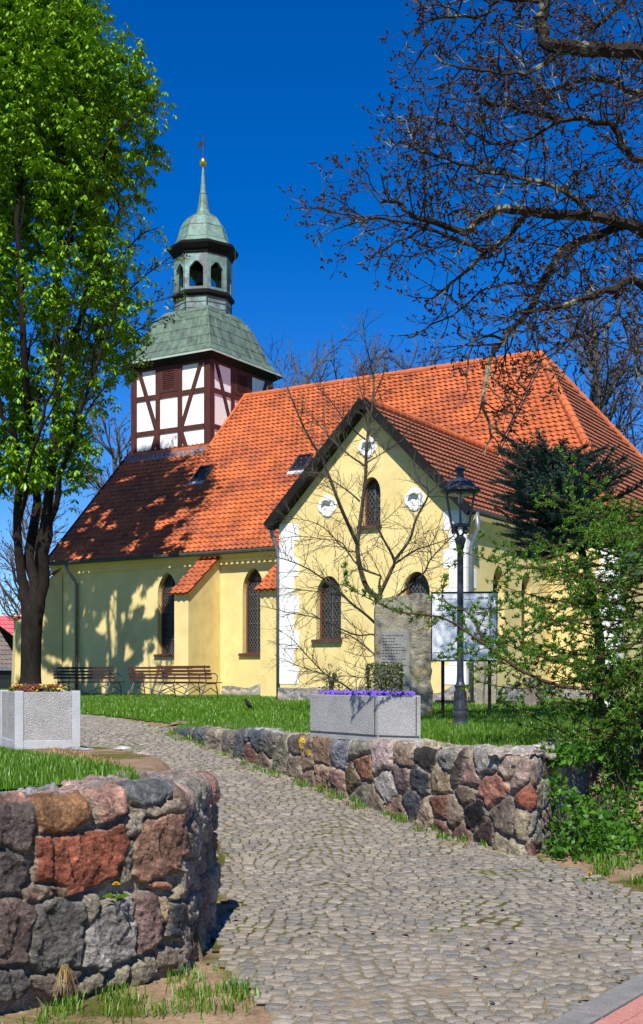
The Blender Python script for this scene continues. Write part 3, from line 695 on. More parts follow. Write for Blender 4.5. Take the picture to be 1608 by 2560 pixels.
def window(outline, f3, depth, sill=True, frame=.05):
    """leaded window set back in its reveal: frame, dark glass, lattice, sill"""
    n = len(outline); cx = sum(p[0] for p in outline) / n; cz = sum(p[1] for p in outline) / n
    inn = [(a + (cx - a) * frame * 2.2 / max(.3, abs(a - cx) + .25), z + (cz - z) * frame / max(.3, abs(z - cz))) for a, z in outline]
    fr = MB()
    d0, d1 = depth - .10, depth - .02
    fr.add([f3(a, z, d0) for a, z in outline] + [f3(a, z, d0) for a, z in inn] + [f3(a, z, d1) for a, z in inn],
           [(i, (i+1) % n, n + (i+1) % n, n + i) for i in range(n)] + [(n + i, n + (i+1) % n, 2*n + (i+1) % n, 2*n + i) for i in range(n)])
    w = fr.build('window', M['sillbrown'], CH)
    gl = MB(); gl.poly([f3(a, z, depth - .03) for a, z in inn]); gl.build('glass', M['glassdark'], w)
    la = MB(); x0 = min(p[0] for p in inn); x1 = max(p[0] for p in inn); z0 = min(p[1] for p in inn); z1 = max(p[1] for p in inn)
    st = .15
    for sgn in (1, -1):
        k = -40
        while k < 40:
            c = k * st; k += 1
            run = None; steps = 60
            for i in range(steps + 1):
                a = x0 + (x1 - x0) * i / steps; z = z0 + c + sgn * (a - x0) * 1.5
                ok = in_poly(inn, a, z)
                if ok and run is None: run = (a, z)
                if run is not None and (not ok or i == steps):
                    if abs(a - run[0]) > .02: la.bar(f3(run[0], run[1], depth - .045), f3(a, z, depth - .045), .014, .012, up=(0,1,0))
                    run = None
    xm = (x0 + x1) / 2
    la.bar(f3(xm, z0, depth - .055), f3(xm, z1 - .1, depth - .055), .022, .02, up=(0,1,0))
    zz = z0 + .45
    while zz < z1 - .35: la.bar(f3(x0, zz, depth - .055), f3(x1, zz, depth - .055), .018, .018, up=(0,1,0)); zz += .45
    la.build('lattice', M['lead'], w)
    if sill:
        s = MB(); wz = outline[0][1]; a0 = outline[0][0] - .10; a1 = outline[1][0] + .04
        q = [f3(a0, wz + .02, -.09), f3(a1, wz + .02, -.09), f3(a1, wz + .05, depth - .05), f3(a0, wz + .05, depth - .05)]
        q2 = [f3(a0, wz - .06, -.09), f3(a1, wz - .06, -.09), f3(a1, wz - .06, depth - .05), f3(a0, wz - .06, depth - .05)]
        s.add(q + q2, [(0,1,2,3), (4,7,6,5), (0,4,5,1), (1,5,6,2), (2,6,7,3), (3,7,4,0)]); s.build('sill', M['sillbrown'], w)

# --- nave walls
fN = lambda a, z, d: (a, d, z)                       # north-west front of the nave (y = 0 plane)
holesN = [arch(-4.40, 1.33, 3.99, .80), arch(-1.03, 1.33, 3.99, .80)]
wb = MB(); wall_panel(wb, [(UW, -.4), (UE, -.4), (UE, EV), (UW, EV)], holesN, fN, .30)
fW = lambda a, z, d: (UW + d, a, z)
wb.add([fW(0, -.4, 0), fW(NW, -.4, 0), fW(NW, EV, 0), fW(NW / 2, RZ - .05, 0), fW(0, EV, 0)], [(0,1,2,3,4)])
wb.add([(UE, 0, -.4), (UE, NW, -.4), (UE, NW, EV), (UE, 0, EV)], [(0,1,2,3)]); wb.add([(UW, NW, -.4), (UE, NW, -.4), (UE, NW, EV), (UW, NW, EV)], [(0,1,2,3)])
wb.build('nave_wall', M['plaster'], CH)
for h in holesN: window(h, fN, .30)
# no lining behind the openings: opaque dark panes stand in for unlit rooms
cb = MB()
def cornice_run(mb, P0, P1, out, z):
    P0 = Vector(P0); P1 = Vector(P1); o = Vector(out)
    prof = [(0, -.46), (.05, -.46), (.05, -.36), (.10, -.30), (.10, -.24), (.20, -.10), (.22, 0), (0, 0)]
    n = len(prof)
    vs = [P0 + o * a + Vector((0, 0, z + b)) for a, b in prof] + [P1 + o * a + Vector((0, 0, z + b)) for a, b in prof]
    mb.add(vs, [(i, (i + 1) % n, n + (i + 1) % n, n + i) for i in range(n)] + [tuple(range(n)), tuple(range(2*n - 1, n - 1, -1))])
cornice_run(cb, (UW - .1, -.002, 0), (TU0 - .25, -.002, 0), (0, -1, 0), EV - .27)
cornice_run(cb, (TU1 + .3, -.002, 0), (UE + .1, -.002, 0), (0, -1, 0), EV - .27)
cornice_run(cb, (UE + .002, -.1, 0), (UE + .002, NW, 0), (1, 0, 0), EV - .27)
cornice_run(cb, (TU1 + .002, TV + .02, 0), (TU1 + .002, .1, 0), (1, 0, 0), TE - .22)
cb.build('cornice', M['cornice'], CH)

# --- transept walls
fT = lambda a, z, d: (a, TV + d, z)
fE = lambda a, z, d: (TU1 - d, a, z)
holesT = [arch(4.97, 1.52, 3.09, .70, k=.8), arch(7.36, 1.52, 3.09, .70, k=.8), arch(TM + .07, 4.22, 5.40, .50, k=.8)]
holesE = [arch(-3.55, 1.5, 3.3, .7, k=.8), arch(-1.75, 1.5, 3.3, .7, k=.8)]
tw = MB(); wall_panel(tw, [(TU0, -.4), (TU1, -.4), (TU1, TE), (TM, TRZ - .05), (TU0, TE)], holesT, fT, .26)
wall_panel(tw, [(TV, -.4), (0, -.4), (0, TE), (TV, TE)], holesE, fE, .30)
tw.add([(TU0, TV, -.4), (TU0, 0, -.4), (TU0, 0, TE), (TU0, TV, TE)], [(0,1,2,3)])
tw.build('transept_wall', M['plaster'], CH)
for h in holesT: window(h, fT, .26)
for h in holesE: window(h, fE, .30)
# white quoins and rosettes
for corner in range(4):
  qb = MB()
  for i in range(9 if corner < 3 else 10):
    z0 = .45 + i * .445; wq = .56 if i % 2 == 0 else .42; we = .98 - wq
    if corner == 0: qb.box((TU0 - .012, TV - .014, z0), (TU0 + wq, TV + .02, z0 + .438))
    if corner == 1: qb.box((TU1 - wq, TV - .014, z0), (TU1 + .012, TV + .02, z0 + .438))
    if corner == 2: qb.box((TU1 - .02, TV - .012, z0), (TU1 + .014, TV + we, z0 + .438))
    if corner == 3:
        z0 = .45 + i * .43; qb.box((UE - wq, -.014, z0), (UE + .012, .02, z0 + .423)); qb.box((UE - .02, .0205, z0), (UE + .014, wq, z0 + .423))
  qb.build('quoin', M['white'], CH, bevel=.006)
# openings for the rosettes are shallow: the niche lies in a ring proud of the wall
for a0, z0, r in ((TM - .02, 6.12, .25), (7.32, 4.78, .27), (4.94, 4.80, .27)): 
    b = MB(); n = 48
    ring = []
    for k in range(n):
        t = 2 * math.pi * k / n; l = r * (.84 + .16 * abs(math.cos(2 * t)) ** .7); ring.append((l, t))
    lay = [(1.0, -.0), (1.0, -.025), (.88, -.035), (.76, -.025), (.60, -.012), (.30, -.02)]
    vs = [fT(a0 + l * s * math.cos(t), z0 + l * s * math.sin(t), d) for s, d in lay for l, t in ring]
    b.add(vs, [(o * n + k, o * n + (k + 1) % n, (o + 1) * n + (k + 1) % n, (o + 1) * n + k) for o in range(len(lay) - 1) for k in range(n)] + [tuple(range((len(lay) - 1) * n, len(lay) * n))])
    # hood moulding that throws a shadow
    for k in range(14):
        t0 = math.radians(48 + k * 92 / 14); t1 = math.radians(48 + (k + 1) * 92 / 14)
        b.bar(fT(a0 + r * .62 * math.cos(t0), z0 + r * .55 * math.sin(t0), -.07), fT(a0 + r * .62 * math.cos(t1), z0 + r * .55 * math.sin(t1), -.07), .04, .10, up=(0,1,0))
    b.build('rosette', M['white'], CH)
# rough plinths of field stone
def plinth(a0, a1, f3, z0, z1, seed):
    g = np.random.default_rng(seed); b = MB(); na = int((a1 - a0) / .035) + 2; nz = int((z1 - z0) / .035) + 2
    sd = extra_cells(a0, a1, z0, z1 + .1, .34, .2, np.array([(.40,.31,.28), (.34,.31,.29), (.42,.36,.30), (.28,.26,.26)]), seed)
    A, Zz = np.meshgrid(np.linspace(a0, a1, na), np.linspace(z0, z1, nz)); A = A.ravel(); Zz = Zz.ravel()
    Zz = z0 + (Zz - z0) * (1 + .18 * np.sin(A * 5 + seed) * (A - a0) / (a1 - a0))
    d, ix, c = cell_sd(A, Zz, sd); h = .05 + .03 * (1 - np.exp(-np.clip(d, 0, 1) / .02))
    C = np.where((d > 0)[:, None], c, np.array((.36, .32, .26)))
    V = np.array([f3(a, z, -hh) for a, z, hh in zip(A, Zz, h)])
    i = np.arange(na * nz).reshape(nz, na); Fq = np.stack([i[:-1, :-1], i[:-1, 1:], i[1:, 1:], i[1:, :-1]], -1).reshape(-1, 4)
    raw('plinth', V, Fq, M['stone'], CH, smooth=True, cols=C)
plinth(TU0 - .02, TU1 + .02, fT, -.35, .36, 3); plinth(TV, 0, fE, -.35, .4, 4); plinth(-2.2, -.0, fN, -.35, .33, 5); plinth(TU1, UE, fN, -.35, .4, 8)

# --- buttresses with tiled tops
def tile_roof(mb, O, eu, es, nn, S, left, right, dh=.245, m=0, tw_=.205, seed=0, lift=.062):
    """rows of wavy clay tiles: O eave origin, eu along, es up the slope, nn normal; left(s), right(s) limits along eu"""
    O = np.array(O, float); eu = np.array(eu, float); es = np.array(es, float); nn = np.array(nn, float)
    rows = max(1, round(S / dh)); dh = S / rows; g = np.random.default_rng(seed)
    for k in range(rows):
        sb = k * dh - (.035 if k else 0.0); stp = (k + 1) * dh + .03; stp = min(stp, S)
        vs = []; L = []
        prof = [(sb, lift), (sb + (stp - sb) * .5, lift * .62), (stp, .012)]
        n = max(4, int((right(k * dh) - left(k * dh)) / (tw_ / 5)))
        for s_, h in prof:
            a = np.linspace(left(max(0, min(S, s_))), right(max(0, min(S, s_))), n + 1)
            ph = (a / tw_ + .5 * (k % 2)) * 2 * np.pi
            wv = .012 * np.sin(ph) + .005 * np.sin(2 * ph + 1)
            low = .030 * np.cos(ph) if s_ == sb else 0.0
            jit = .004 * np.interp(a, np.arange(left(0) - 1, right(0) + 2, tw_), g.uniform(-1, 1, len(np.arange(left(0) - 1, right(0) + 2, tw_))))
            vs.append(O[None] + a[:, None] * eu + (s_ + low + np.zeros(n + 1))[:, None] * es + (h + wv + jit)[:, None] * nn)
        V = np.concatenate(vs); fs = []
        for r in range(2):
            for i in range(n): fs.append((r*(n+1)+i, r*(n+1)+i+1, (r+1)*(n+1)+i+1, (r+1)*(n+1)+i))
        # thickness at the lower edge
        b = len(V); edge = vs[0] - nn * .022; V = np.concatenate([V, edge])
        fs += [(b + i, b + i + 1, i + 1, i) for i in range(n)]
        mb.add(V, fs, m)
def caps(mb, a, b, r=.11, step=.36, m=0):
    a = Vector(a); b = Vector(b); L = (b - a).length; n = max(1, round(L / step)); d = (b - a) / n
    for i in range(n):
        p = a + d * i; mb.tube([p - d * .06, p + d * .5, p + d * 1.02], [r * 1.08, r, r * .9], 10, m)
def buttress(u0, u1, dep, zt, zb):
    b = MB()
    b.add([(u0, 0, -.4), (u1, 0, -.4), (u1, -dep, -.4), (u0, -dep, -.4), (u0, .0, zt), (u1, .0, zt), (u1, -dep, zb), (u0, -dep, zb)],
          [(0,1,2,3), (4,7,6,5), (0,4,5,1), (1,5,6,2), (2,6,7,3), (3,7,4,0)])
    o = b.build('buttress', M['plaster'], CH)
    r = MB(); es = Vector((0, dep, zt - zb)).normalized(); S = math.hypot(dep, zt - zb) + .16
    nn = Vector((0, -(zt - zb), dep)).normalized()
    O = Vector((0, -dep, zb)) - es * .16 + nn * .05
    tile_roof(r, O, (1,0,0), es, nn, S, lambda s: u0 - .10, lambda s: u1 + .10, seed=int(abs(u0) * 7), lift=.05)
    r.add([Vector((u0 - .09, 0, 0)) + O + nn * -.03, Vector((u1 + .09, 0, 0)) + O + nn * -.03, Vector((u1 + .09, 0, 0)) + O + es * S + nn * -.03, Vector((u0 - .09, 0, 0)) + O + es * S + nn * -.03], [(0, 1, 2, 3)])
    r.build('buttress_roof', M['tile'], o, smooth=False)
buttress(-2.82, -2.28, 1.63, 4.42, 3.19); buttress(.35, .90, 1.63, 4.42, 3.19)
# diagonal two-stage buttress at the west corner
ang = math.atan2(-.8, -.6); dd = Vector((math.cos(ang), math.sin(ang), 0)); dp = Vector((-dd.y, dd.x, 0)); c0 = Vector((UW + .05, .05, 0))
def diag(l0, l1, w, zt, zb, top=True):
    b = MB(); h = w / 2
    q = lambda l, s, z: tuple(c0 + dd * l + dp * s + Vector((0, 0, z)))
    b.add([q(l0,-h,-.4), q(l1+.12,-h,-.4), q(l1+.12,h,-.4), q(l0,h,-.4), q(l0,-h,zt), q(l1,-h,zb), q(l1,h,zb), q(l0,h,zt)],
          [(0,1,2,3), (4,7,6,5), (0,4,5,1), (1,5,6,2), (2,6,7,3), (3,7,4,0)])
    o = b.build('buttress', M['plaster'], CH)
    r = MB(); es = (Vector(q(l0, 0, zt)) - Vector(q(l1, 0, zb))); S = es.length; es.normalize(); nn = dp.cross(es) * -1
    if nn.z < 0: nn = -nn
    O = Vector(q(l1, 0, zb)) - es * .14 + nn * .05
    tile_roof(r, O, dp, es, nn, S + .14, lambda s: -h - .09, lambda s: h + .09, seed=4, lift=.05); r.build('buttress_roof', M['tile'], o)
diag(-.1, .95, .62, 4.30, 3.45); diag(.75, 1.42, .72, 2.95, 2.55)

# --- main roof
r2 = math.sqrt(.5); ov = .34; S0 = (NW / 2 + ov) / r2
rf = MB()
tile_roof(rf, (0, -ov, EV - ov + .03), (1, 0, 0), (0, r2, r2), (0, -r2, r2), S0, lambda s: UW - .12,
          lambda s: UE + .34 - (UE + .34 - RA) * (s / S0), seed=1)
roof = rf.build('roof', M['tile'], CH)
hp = MB(); run = UE + ov - RA; hr = RZ - (EV - ov); SE = math.hypot(run, hr); ce, se = run / SE, hr / SE
tile_roof(hp, (UE + ov, NW / 2, EV - ov + .03), (0, 1, 0), (-ce, 0, se), (se, 0, ce), SE, lambda s: -(NW / 2 + ov) * (1 - s / SE) , lambda s: (NW / 2 + ov) * (1 - s / SE), seed=2)
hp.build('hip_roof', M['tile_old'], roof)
bk = MB(); bk.poly([(UW - .12, NW + ov, EV - ov), (UE + ov, NW + ov, EV - ov), (RA, NW / 2, RZ), (UW - .12, NW / 2, RZ)]); bk.build('rear_slope', M['tile'], roof)
rc_ = MB(); caps(rc_, (-6.0, NW / 2, RZ + .05), (RA, NW / 2, RZ + .05)); caps(rc_, (UE + ov, -ov, EV - ov + .08), (RA, NW / 2, RZ + .07), r=.125); caps(rc_, (UE + ov, NW + ov, EV - ov + .08), (RA, NW / 2, RZ + .07), r=.125)
rc_.build('ridge_tile', M['ridge'], roof, auto=35)
vg = MB(); vg.bar((UW - .12, -ov - .02, EV - ov + .0), (UW - .12, NW / 2, RZ + .02), .05, .16, up=(0, -1, 1)); vg.bar((UW - .12, NW + ov, EV - ov), (UW - .12, NW / 2, RZ + .02), .05, .16, up=(0, 1, 1)); vg.build('verge_board', M['black'], roof)
def skylight(u, v):
    b = MB(); es = Vector((0, r2, r2)); nn = Vector((0, -r2, r2)); c = Vector((u, v, EV + v)) + nn * .07
    w, h = .29, .42
    P = lambda a, s, d: tuple(c + Vector((a, 0, 0)) + es * s + nn * d)
    for a0, a1, s0, s1 in ((-w, -w + .05, -h, h), (w - .05, w, -h, h), (-w + .05, w - .05, h - .05, h), (-w + .05, w - .05, -h, -h + .05)):
        b.add([P(a0,s0,-.05), P(a1,s0,-.05), P(a1,s1,-.05), P(a0,s1,-.05), P(a0,s0,.06), P(a1,s0,.06), P(a1,s1,.06), P(a0,s1,.06)], [(4,5,6,7), (0,1,5,4), (1,2,6,5), (2,3,7,6), (3,0,4,7)])
    o = b.build('skylight', M['iron'], CH)
    g_ = MB(); g_.poly([P(-w+.04,-h+.04,.02), P(w-.04,-h+.04,.02), P(w-.04,h-.04,.02), P(-w+.04,h-.04,.02)]); g_.build('glass', M['glassdark'], o)
    ap = MB(); ap.add([P(-w-.04,-h-.16,.005), P(w+.04,-h-.16,.005), P(w+.04,-h,.02), P(-w-.04,-h,.02)], [(0,1,2,3)]); ap.build('apron', M['concrete'], o)
skylight(-5.0, 2.72); skylight(-.95, 2.72)
# gutters and downpipes
gt = MB(); gt.tube([(UW - .15, -ov - .06, EV - ov - .03), (TU0 - .2, -ov - .06, EV - ov - .03)], .065, 8); gt.build('gutter', M['seam'], CH)
gt = MB(); gt.tube([(TU0 - .19, TV - .2, TE - .14), (TU0 - .19, -.4, TE - .14)], .06, 8); gt.tube([(TU1 + .19, TV - .2, TE - .14), (TU1 + .19, -.2, TE - .14)], .06, 8); gt.build('gutter', M['seam'], CH)
gt = MB(); gt.tube([(UE + ov + .05, -ov, EV - ov - .05), (UE + ov + .05, NW, EV - ov - .05)], .06, 8); gt.build('gutter', M['seam'], CH)
def pipe(pts, r=.055):
    b = MB(); b.tube(pts, r, 10); b.build('downpipe', M['zinc'], CH, smooth=True)
pipe([(-8.45, -.38, EV - .42), (-8.42, -.36, EV - .60), (-8.28, -.16, EV - .95), (-8.25, -.09, EV - 1.1), (-8.25, -.09, -.2)])
pipe([(TU0 - .19, TV - .12, TE - .17), (TU0 - .18, TV - .08, TE - .38), (TU0 - .10, TV + .02, TE - .72), (TU0 - .07, TV + .03, TE - .85), (TU0 - .07, TV + .03, -.2)], .05)
pipe([(TU1 + .22, TV + .10, TE - .17), (TU1 + .26, TV + .10, TE - .55), (TU1 + .12, TV + .12, TE - .85), (TU1 + .08, TV + .12, TE - 1.0), (TU1 + .08, TV + .12, -.2)], .06)

# --- transept roof
ovt = .17; ST = ((TU1 - TU0) / 2 + ovt) / r2; vf = TV - .28
def vend(s):   # where the slope dives into the nave roof
    z = TE - ovt + s * r2; return max(-ov + .05, (z - EV) + .35)
tr = MB()
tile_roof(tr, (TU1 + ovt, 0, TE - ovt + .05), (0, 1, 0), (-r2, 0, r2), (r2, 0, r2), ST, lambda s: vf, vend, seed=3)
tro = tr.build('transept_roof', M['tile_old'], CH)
tr = MB(); tile_roof(tr, (TU0 - ovt, 0, TE - ovt + .05), (0, 1, 0), (r2, 0, r2), (-r2, 0, r2), ST, lambda s: vf, vend, seed=5); tr.build('tile_slope', M['tile'], tro)
bb = MB()
for sg in (-1, 1):
    e0 = Vector((TM + sg * ((TU1 - TU0) / 2 + ovt + .05), vf - .03, TE - ovt - .02)); e1 = Vector((TM, vf - .03, TRZ + .05))
    bb.bar(e0, e1, .05, .21, up=(0, 0, 1)); 
    d = (e1 - e0).normalized(); nrm = Vector((sg * r2, 0, r2))
    a0 = e0 - nrm * .10; a1 = e1 - nrm * .10
    bb.add([tuple(a0 + Vector((0, .02, 0))), tuple(a1 + Vector((0, .02, 0))), tuple(a1 + Vector((0, .31, 0))), tuple(a0 + Vector((0, .31, 0)))], [(0,1,2,3)])
bb.build('barge_board', M['black'], tro)
ct = MB(); caps(ct, (TM, vf, TRZ + .08), (TM, TRZ - EV + .2, TRZ + .08), r=.10); ct.build('ridge_tile', M['ridge'], tro, auto=35)
# roof rail and lightning rods on the ridge
rr = MB()
for k in range(5): rr.tube([(1.5 + k * .45, NW / 2 + .15, RZ), (1.5 + k * .45, NW / 2 + .15, RZ + .38)], .018, 5)
rr.tube([(1.4, NW / 2 + .15, RZ + .38), (3.4, NW / 2 + .15, RZ + .38)], .02, 5); rr.tube([(1.4, NW / 2 + .15, RZ + .2), (3.4, NW / 2 + .15, RZ + .2)], .015, 5)
for x in (TM + .03, TM + .12): rr.tube([(x, -.2, EV + .0), (x, NW / 2 - .1, RZ + .06)], .016, 5)
rr.build('roof_rail', M['iron'], CH)

# --- tower: white infill, dark timber frame, louvers
W3 = 3.6; V0, V1 = 4.06, 8.04; U1 = -5.72; U0 = U1 - W3; ZB, ZT = EV + V0 - .6, 12.1
tb = MB(); tb.box((U0, V0, ZB - 1), (U1, V1, ZT)); tower = tb.build('tower', M['white'], CH)
tf = MB(); pr = .03
def beams(f3, L, mirror=False):
    X = (lambda a: L - a) if mirror else (lambda a: a)
    def bm(a0, z0, a1, z1, w, pr_=pr): tf.bar(f3(X(a0), z0, -pr_ / 2 + .01), f3(X(a1), z1, -pr_ / 2 + .01), pr_ + .04, w, up=(0, 0, 1) if abs(z1 - z0) < .4 else ((1, 0, 0) if abs(f3(1,0,0)[0] - f3(0,0,0)[0]) > .5 else (0, 1, 0)))
    zr1, zr2, zb, zt = 10.93, 9.63, 8.9, ZT
    bm(L * .345, ZB, L * .345, zt, .19, .034); bm(L * .63, ZB, L * .63, zt, .19, .034)
    bm(.1, zr1, L - .1, zr1, .17); bm(.1, zr2, L - .1, zr2, .17); bm(.1, zt - .08, L - .1, zt - .08, .2); bm(.1, zb + .02, L - .1, zb + .02, .12)
    bm(.36, zt - .15, L * .345 - .08, zr2 + .12, .15, .042); bm(L - .34, zt - .1, L * .63 + .10, zr2 + .12, .15, .042)
    bm(L * .345 - .04, zr2 - .05, L * .345 - .32, ZB + .5, .15, .042); bm(L * .63 + .04, zr2 - .05, L * .63 + .42, ZB + .3, .15, .042)
    # louver panel
    lv = MB(); a0, a1, z0, z1 = L * .345 + .10, L * .63 - .09, zr1 + .10, zt - .18
    c = lambda a, z, d: f3(X(a), z, d)
    lv.add([c(a0,z0,-.012), c(a1,z0,-.012), c(a1,z1,-.012), c(a0,z1,-.012)], [(0,1,2,3)])
    for (p, q, r_, s_) in ((a0, a0 + .16, z0, z1), (a1 - .16, a1, z0, z1), (a0 + .16, a1 - .16, z0, z0 + .12), (a0 + .16, a1 - .16, z1 - .12, z1)):
        lv.add([c(p,r_,-.01), c(q,r_,-.01), c(q,s_,-.01), c(p,s_,-.01), c(p,r_,-.055), c(q,r_,-.055), c(q,s_,-.055), c(p,s_,-.055)], [(0,1,2,3), (4,5,6,7), (0,1,5,4), (1,2,6,5), (2,3,7,6), (3,0,4,7)])
    n = 9
    for i in range(n):
        z = z0 + .14 + (z1 - z0 - .28) * (i + .2) / n
        lv.add([c(a0+.16, z, -.06), c(a1-.16, z, -.06), c(a1-.16, z + .06, -.015), c(a0+.16, z + .06, -.015), c(a0+.16, z - .012, -.06), c(a1-.16, z - .012, -.06)], [(0,1,2,3), (0,4,5,1)])
    lv.build('louver', M['timber'], tower)
beams(lambda a, z, d: (U0 + a, V0 + d, z), W3)
beams(lambda a, z, d: (U1 - d, V0 + a, z), V1 - V0)
for x, y in ((U0, V0), (U1, V0), (U1, V1), (U0, V1)): tf.box((x - .035 if x == U0 else x - .235, y - .035 if y == V0 else y - .235, ZB), (x + .235 if x == U0 else x + .035, y + .235 if y == V0 else y + .035, ZT))
tf.build('timber_frame', M['timber'], tower)
ap = MB(); ap.box((U0 - .02, V0 - .20, ZB + .52), (U1 + .05, V0 - .03, ZB + .60)); 
ap.bar((U1 + .08, V0 - .15, EV + V0 - .1), (U1 + .08, NW / 2, RZ + .12), .12, .08, up=(0, -1, 1)); ap.build('flashing', M['ridge'], tower)
ap = MB(); ap.add([(U0, V0 - .50, EV + V0 - .50 + .09), (U1 + .04, V0 - .50, EV + V0 - .50 + .09), (U1 + .04, V0 - .10, EV + V0 + .02), (U0, V0 - .10, EV + V0 + .02)], [(0,1,2,3)]); ap.build('lead_apron', M['zinc'], tower)
# copper skirt roof
tcx, tcy = (U0 + U1) / 2, (V0 + V1) / 2; hx, hy = W3 / 2, (V1 - V0) / 2
sk = MB(); SK = [(1.0, 12.26), (.93, 12.36), (.845, 12.62), (.77, 12.98), (.70, 13.38), (.625, 13.78), (.54, 14.1), (.46, 14.32)]
NS = 7
def skp(k, side_t):
    """point on ring k, side_t in 0..4 (corner at integers)"""
    f, z = SK[k]; i = int(side_t) % 4; t = side_t - int(side_t)
    cs = [(-1, -1), (1, -1), (1, 1), (-1, 1)]; a, b = cs[i], cs[(i + 1) % 4]
    ex, ey = (hx + .30) , (hy + .30)
    m_ = max(0, (f - .46) / .54)
    x = (a[0] + (b[0] - a[0]) * t) * (ex * f * m_ + 1.05 * (1 - m_)); y = (a[1] + (b[1] - a[1]) * t) * (ey * f * m_ + 1.05 * (1 - m_)) if False else 0
    sx = ex * f if k < len(SK) - 1 else 1.02; sy = ey * f if k < len(SK) - 1 else 1.02
    sag = 0
    return (tcx + (a[0] + (b[0] - a[0]) * t) * sx, tcy + (a[1] + (b[1] - a[1]) * t) * sy, z + sag)
ring = [[skp(k, i + j / NS) for i in range(4) for j in range(NS)] for k in range(len(SK))]; nR = 4 * NS
sk.add([p for r_ in ring for p in r_], [(k*nR+i, k*nR+(i+1) % nR, (k+1)*nR+(i+1) % nR, (k+1)*nR+i) for k in range(len(SK) - 1) for i in range(nR)] + [tuple((len(SK)-1)*nR + i for i in range(nR))])
skirt = sk.build('copper_roof', M['copper'], tower)
sm = MB()
for k in range(1, len(SK) - 1, 1):
    for i in range(nR): sm.bar(np.array(ring[k][i]) + [0, 0, .01], np.array(ring[k][(i + 1) % nR]) + [0, 0, .01], .02, .02)
for i in range(nR):
    for k in range(len(SK) - 2):
        if i % NS == 0 or (i + k) % 2 == 0: sm.bar(np.array(ring[k][i]) + [0, 0, .008], np.array(ring[k + 1][i]) + [0, 0, .008], .028, .028)
sm.build('standing_seam', M['copper'], skirt)
ed = MB(); q = [(tcx - hx - .32, tcy - hy - .32), (tcx + hx + .32, tcy - hy - .32), (tcx + hx + .32, tcy + hy + .32), (tcx - hx - .32, tcy + hy + .32)]
for i in range(4): ed.bar((*q[i], 12.225), (*q[(i + 1) % 4], 12.225), .05, .06)
ed.build('eave_edge', M['copper_edge'], skirt)
sf = MB(); o1 = [(x, y, 12.19) for x, y in q]; i1 = [(tcx - hx - .05, tcy - hy - .05, 12.0), (tcx + hx + .05, tcy - hy - .05, 12.0), (tcx + hx + .05, tcy + hy + .05, 12.0), (tcx - hx - .05, tcy + hy + .05, 12.0)]
sf.add(o1 + i1, [(i, (i + 1) % 4, 4 + (i + 1) % 4, 4 + i) for i in range(4)] + [(0,1,2,3)]); sf.build('soffit', M['black'], skirt)
# octagonal lantern
Ro = 1.10
def octv(r, k): return (tcx + r * math.cos(math.radians(45 * k)), tcy + r * math.sin(math.radians(45 * k)))
lb = MB(); lb.lathe([(1.12, 14.05), (1.12, 14.20), (1.07, 14.22), (1.07, 14.82)], 8, (tcx, tcy)); drum = lb.build('lantern_drum', M['copper_grey'], tower)
ls = MB(); ls.lathe([(1.08, 14.80), (1.20, 14.88), (1.22, 14.98), (1.10, 15.05), (.4, 15.06)], 8, (tcx, tcy)); ls.build('ledge', M['black'], drum)
sm = MB()
for z in (14.36, 14.58): 
    for k in range(8): sm.bar((*octv(1.075, k), z), (*octv(1.075, k + 1), z), .02, .018)
for k in range(8): sm.bar((*octv(1.08, k), 14.2), (*octv(1.08, k), 14.82), .04, .04)
sm.build('seam', M['seam'], drum)
for k in range(8):
    a = Vector((*octv(Ro, k), 0)); b = Vector((*octv(Ro, k + 1), 0)); L = (b - a).length; ex = (b - a) / L; nin = (Vector((tcx, tcy, 0)) - (a + b) / 2).normalized()
    f = lambda s, z, d, a=a, ex=ex, nin=nin: tuple(a + ex * s + nin * d + Vector((0, 0, z)))
    z0, z1 = 15.04, 16.42; c = L / 2; w = .27
    hole = [(c - w, z0 + .10), (c + w, z0 + .10), (c + w, 15.74), (c + w * .96, 15.86), (c + w * .78, 15.93), (c + w * .55, 15.99), (c + w * .3, 16.07), (c, 16.10), (c - w * .3, 16.07), (c - w * .55, 15.99), (c - w * .78, 15.93), (c - w * .96, 15.86), (c - w, 15.74)]
    pb = MB(); wall_panel(pb, [(0, z0), (L, z0), (L, z1), (0, z1)], [hole], f, .12); wall_panel(pb, [(0, z0), (L, z0), (L, z1), (0, z1)], [hole], lambda s, z, d, f=f: f(s, z, .12 + d), 0.0)
    pb.build('lantern_arch', M['copper_grey'] if k in (5, 6, 1) else M['copper_light'], drum)
    if k in (1, 2, 3):     # netting in the far openings
        nb = MB()
        for i in range(12):
            t = i / 11; nb.bar(f(c - w + 2 * w * t, z0 + .45 + .12 * math.sin(t * 5), .06), f(c - w + 2 * w * t, 16.05, .06), .016, .01); nb.bar(f(c - w, 15.3 + .068 * i, .06), f(c + w, 15.3 + .068 * i, .06), .016, .01)
        nb.build('netting', M['black'], drum)
bl = MB(); bl.box((tcx - .22, tcy - .15, 15.06), (tcx + .18, tcy + .15, 15.28)); bl.lathe([(.05, 15.9), (.2, 15.85), (.24, 15.6), (.3, 15.5)], 14, (tcx, tcy)); bl.tube([(tcx - .8, tcy, 16.0), (tcx + .8, tcy, 16.0)], .05, 6); bl.build('bell', M['seam'], drum)
cn = MB(); cn.lathe([(1.04, 16.36), (1.16, 16.42), (1.16, 16.50), (1.24, 16.54), (1.36, 16.70), (1.37, 16.78), (1.28, 16.83)], 8, (tcx, tcy)); cn.build('cornice', M['black'], drum)
